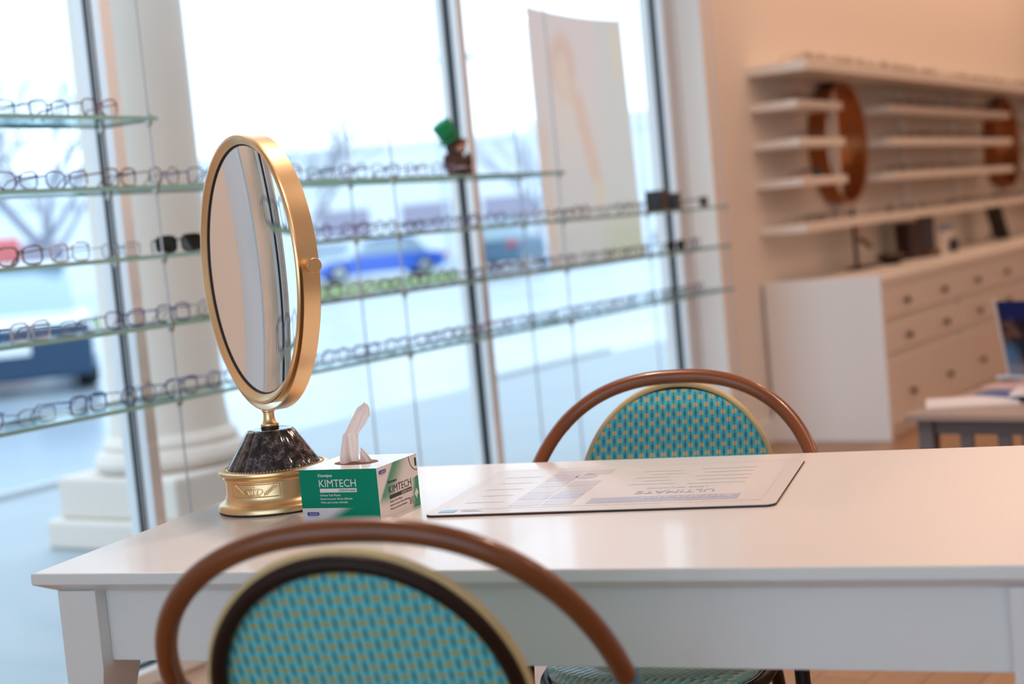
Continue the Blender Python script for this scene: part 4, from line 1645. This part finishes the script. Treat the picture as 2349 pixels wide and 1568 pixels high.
# round copper framed wall mirrors
for i, (x, zc, lab) in enumerate(((8.18, 1.486, 'round copper framed wall mirror above the first drawer unit'), (11.66, 1.480, 'second round copper wall mirror, further along the white shelving'))):
    r = thing('wall_mirror', lab, 'mirror', (x, WY, zc), 0, 'round copper wall mirrors')
    Mr = frame_M((0, 0, 0), (1, 0, 0), (0, 0, 1))     # z = -y
    Rm = .336
    obj('ring_frame', lathe(B(), [(Rm - .02, 0.001), (Rm, .001), (Rm, .098), (Rm - .004, .102), (Rm - .016, .102), (Rm - .020, .098), (Rm - .020, .012)], 72, Mr, False), COPPER, r, True)
    obj('mirror_glass', lathe(B(), [(0, .012), (Rm - .019, .012)], 72, Mr, False), MIRROR, r)

# ------------------------------------------------------------------ drawer units
DY0 = 2.41
knobm = mat('dark_knob', (.045, .035, .025), .4, .6)
def unit(x0, x1, label, end):
    r = thing('drawer_unit', label, 'drawer unit', ((x0 + x1) / 2, 0, 0), 0, 'white drawer units')
    hw_ = (x1 - x0) / 2
    bm = B()
    box2(bm, (-hw_ + .02, DY0 + .022, .05), (hw_ - .001, 3.0, .745))
    obj('carcass', bm, DRESSW, r)
    bm = B()
    box2(bm, (-hw_ + .03, DY0 + .03, 0), (hw_ - .01, 2.99, .05))
    obj('plinth', bm, DRESSW, r)
    if end:
        bm = B()
        box2(bm, (-hw_, DY0 - .004, 0), (-hw_ + .02, 3.004, .80), .002)
        obj('end_panel', bm, mat('white_end_panel', (.82, .81, .80), .45), r)
    bm = B()
    for z in (.565, .395):
        box2(bm, (-hw_ + .02, DY0 + .019, z - .019), (hw_, DY0 + .030, z + .019))
    box2(bm, (-hw_ + .02, DY0 + .006, .725), (hw_, DY0 + .024, .745))
    obj('rails', bm, DRESSW, r)
    ncol = 2
    a0 = -hw_ + (.03 if end else .004)
    wd = (hw_ - .004 - a0) / ncol
    for c_ in range(ncol):
        for z0, z1 in ((.585, .722), (.415, .545), (.06, .375)):
            bm = B()
            box2(bm, (a0 + c_ * wd + .004, DY0, z0), (a0 + (c_ + 1) * wd - .004, DY0 + .022, z1), .003)
            dr = obj('drawer', bm, DRESSW, r)
            kx = a0 + (c_ + .5) * wd
            kz = (z0 + z1) / 2 - (.018 if z1 - z0 > .2 else 0)
            obj('knob', lathe(B(), [(.007, -.001), (.006, .012), (.017, .018), (.019, .024), (.015, .030), (0, .032)], 20, frame_M((kx, DY0, kz), (1, 0, 0), (0, 0, 1)), False), knobm, dr, True)
    return r
unit(7.05, 8.36, 'white drawer unit with a plain end panel, nearest the windows', True)
unit(8.36, 9.65, 'second white drawer unit from the windows, below the photo card', False)
unit(9.65, 10.94, 'third white drawer unit from the windows, under the dark easel frame', False)
unit(10.94, 12.23, 'fourth white drawer unit, furthest from the windows', False)
tag(obj('worktop', bx((9.662, 2.71, .766), (5.176, .60, .038), .004), DRESSW), 'continuous off-white top board over the drawer units', 'worktop')
DT = .785
# things on the drawer tops
st = thing('jewellery_stand', 'dark metal stand with a pale paddle and bronze leaf on the drawer top', 'stand', (8.02, 2.86, DT))
obj('post', tube(B(), [(0, 0, 0), (0, 0, .17), (-.01, 0, .34)], .011, 10), DARKMETAL, st, True)
obj('foot', bx((.10, 0, .008), (.30, .09, .016), .004), DARKMETAL, st)
bm = B()
blob(bm, (.035, -.01, .245), (.022, .012, .05))
obj('paddle', bm, mat('peach_ceramic', (.62, .34, .18), .4), st, True)
bm = B()
for k in range(5):
    blob(bm, (.06 + .035 * k, -.01, .165 - .012 * k + .008 * (k % 2)), (.03, .014, .014))
obj('leaf', bm, mat('bronze_leaf', (.16, .08, .02), .4, .5), st, True)
bw = thing('small_bowl', 'small dark bowl of odds and ends beside the metal stand', 'bowl', (8.42, 2.80, DT))
obj('shell', lathe(B(), [(0, .002), (.045, .002), (.075, .03), (.085, .055), (.078, .055), (.068, .032), (0, .012)], 28, None, False), DARKMETAL, bw, True)
bm = B()
for k in range(6):
    blob(bm, (.04 * math.cos(k * 1.05), .04 * math.sin(k * 1.05), .045), (.026, .026, .022))
obj('contents', bm, mat('brown_nuts', (.14, .08, .03), .7), bw, True)
bk = thing('display_case', 'dark red-brown display case with a black framed panel on the drawer top', 'display case', (9.02, 2.84, DT), -0.25)
obj('case', bx((-.07, 0, .11), (.16, .10, .22), .006), mat('oxblood_leather', (.022, .004, .005), .4), bk)
fr_ = obj('front_panel', bx((.085, -.02, .14), (.15, .03, .21), .004), BLACKP, bk)
obj('screen', bx((.085, -.036, .13), (.12, .006, .13), .001), mat('dark_blue_screen', (.018, .018, .04), .15), fr_)
obj('stand', bx((.10, -.02, .02), (.14, .09, .04), .006), mat('brown_wood_stand', (.12, .05, .025), .5), bk)
ph_ = thing('photo_card', 'upright blue and white photo card with a dark lens shape on drawer top', 'card', (9.50, 2.80, DT), -0.35)
obj('card', bx((0, 0, .09), (.15, .012, .18), .002), mat('card_white', (.72, .66, .62), .4), ph_)
obj('sky_patch', bx((0, -.007, .158), (.142, .003, .044)), mat('card_blue', (.22, .26, .36), .4), ph_)
bm = B()
blob(bm, (.05, -.02, .045), (.045, .02, .045))
obj('dark_shape', bm, mat('navy_shape', (.012, .014, .03), .5), ph_, True)
ez = thing('leaning_frame', 'narrow dark frame leaning on the drawer top at the far end', 'frame', (10.85, 2.80, DT), 0.75)
Ml = Matrix.Rotation(math.radians(-14), 4, 'X')
bm = B()
box(bm, (0, 0, .139), (.20, .022, .25), Ml, .004)
obj('panel', bm, mat('dark_olive_panel', (.02, .017, .010), .45), ez)
bm = B()
tube(bm, [(0, .02, .18), (0, .11, .012)], .006, 8)
obj('strut', bm, DARKMETAL, ez)
gg = make_glasses('round', 'clear', .002)
gg.location = (11.35, 2.70, DT)
gg.rotation_euler = (0, 0, .2)
tag(gg, 'clear round eyeglasses on the drawer top beyond the leaning frame', 'eyeglasses')

# ------------------------------------------------------------------ small grey table with leaflets
GREYT = mat('grey_painted_wood', (.13, .115, .118), .5)
st = thing('side_table', 'low grey wooden side table with slatted sides and scattered leaflets', 'side table', (4.56, 1.515, 0), math.radians(-97))
# local x runs along the near edge, local y goes away from the camera
SL, SD = .95, .95
obj('tabletop', bx((SL / 2, SD / 2, .490), (SL, SD, .02), .003), mat('grey_brown_tabletop', (.33, .25, .215), .4, coat=.1), st)
for x in (.055, SL - .055):
    for y in (.055, SD - .055):
        obj('leg', bx((x, y, .24), (.05, .05, .48), .003), GREYT, st)
for y in (.05, SD - .05):
    obj('apron', bx((SL / 2, y, .457), (SL - .16, .02, .046), .002), GREYT, st)
    obj('lower_rail', bx((SL / 2, y, .12), (SL - .16, .02, .04), .002), GREYT, st)
    for k in range(6):
        obj('slat', bx((.18 + .118 * k, y, .287), (.042, .014, .294), .002), GREYT, st)
for x in (.05, SL - .05):
    obj('apron', bx((x, SD / 2, .457), (.02, SD - .16, .046), .002), GREYT, st)
PAPW = mat('leaflet_white', (.74, .70, .70), .4)
PAPB = mat('leaflet_blue', (.05, .09, .24), .4)
PAPP = mat('leaflet_pink', (.62, .38, .36), .4)
PAPO = mat('leaflet_orange', (.60, .24, .05), .4)
zz = .5002
for i, (x, y, w_, h_, a, m_, lab) in enumerate((
        (4.80, 1.37, .21, .28, .3, PAPW, 'white leaflet at the near corner of the grey side table'),
        (4.95, 1.22, .21, .28, -.5, PAPB, 'dark blue leaflet lying flat on the grey side table'),
        (5.10, 1.26, .18, .24, .9, PAPP, 'pink leaflet lying near the middle of the grey side table'),
        (4.90, 1.13, .20, .26, .1, PAPW, 'white leaflet lying over the dark blue leaflet'),
        (5.20, 1.02, .20, .26, -.2, PAPO, 'orange leaflet further back on the grey side table'))):
    o = obj('leaflet', bx((0, 0, .003), (w_, h_, .006)), m_)
    o.location = (x, y, zz + .0062 * i)
    o.rotation_euler = (0, 0, a)
    tag(o, lab, 'leaflet')
bs = thing('brochure_stand', 'upright dark blue advertising card stand on the grey side table', 'card stand', (5.36, 1.40, .507), math.radians(-108))
bm = B()
Ml = Matrix.Rotation(math.radians(13), 4, 'X')
box(bm, (.12, 0, .145), (.20, .008, .27), Ml, .001)
cdm, nb = newmat('blue_photo_card', .6)
cdm.node_tree.nodes['Principled BSDF'].inputs['Specular IOR Level'].default_value = 0.15
x, y, z = nb.obj()
nz = nb.noise(14, None, 3)
c = nb.mix(nb.smooth(z, .225, .19), (.008, .012, .075), nb.mix(nb.smooth(nz, .42, .6), (.008, .006, .010), (.13, .06, .04)))
c = nb.mix(nb.mul(nb.smooth(x, .10, .02), nb.smooth(z, .15, .09)), c, (.07, .17, .30))
c = nb.mix(nb.mul(nb.smooth(z, .06, .04), .6), c, (.30, .26, .26))
nb.base(c)
obj('card', bm, cdm, bs)
bm = B()
box(bm, (.014, .0, .145), (.008, .02, .28), Ml, .002)
obj('side_edge', bm, mat('clear_acrylic_edge', (.55, .52, .52), .2), bs)
obj('foot', bx((.12, .02, .006), (.28, .12, .012), .002), MATS['clear_acrylic_edge'], bs)

for lst, kd in ((protos, 'p'), (small, 's')):
    for i, o in enumerate(lst):
        if (kd, i) not in used:
            for ch in list(o.children):
                bpy.data.objects.remove(ch)
            bpy.data.objects.remove(o)
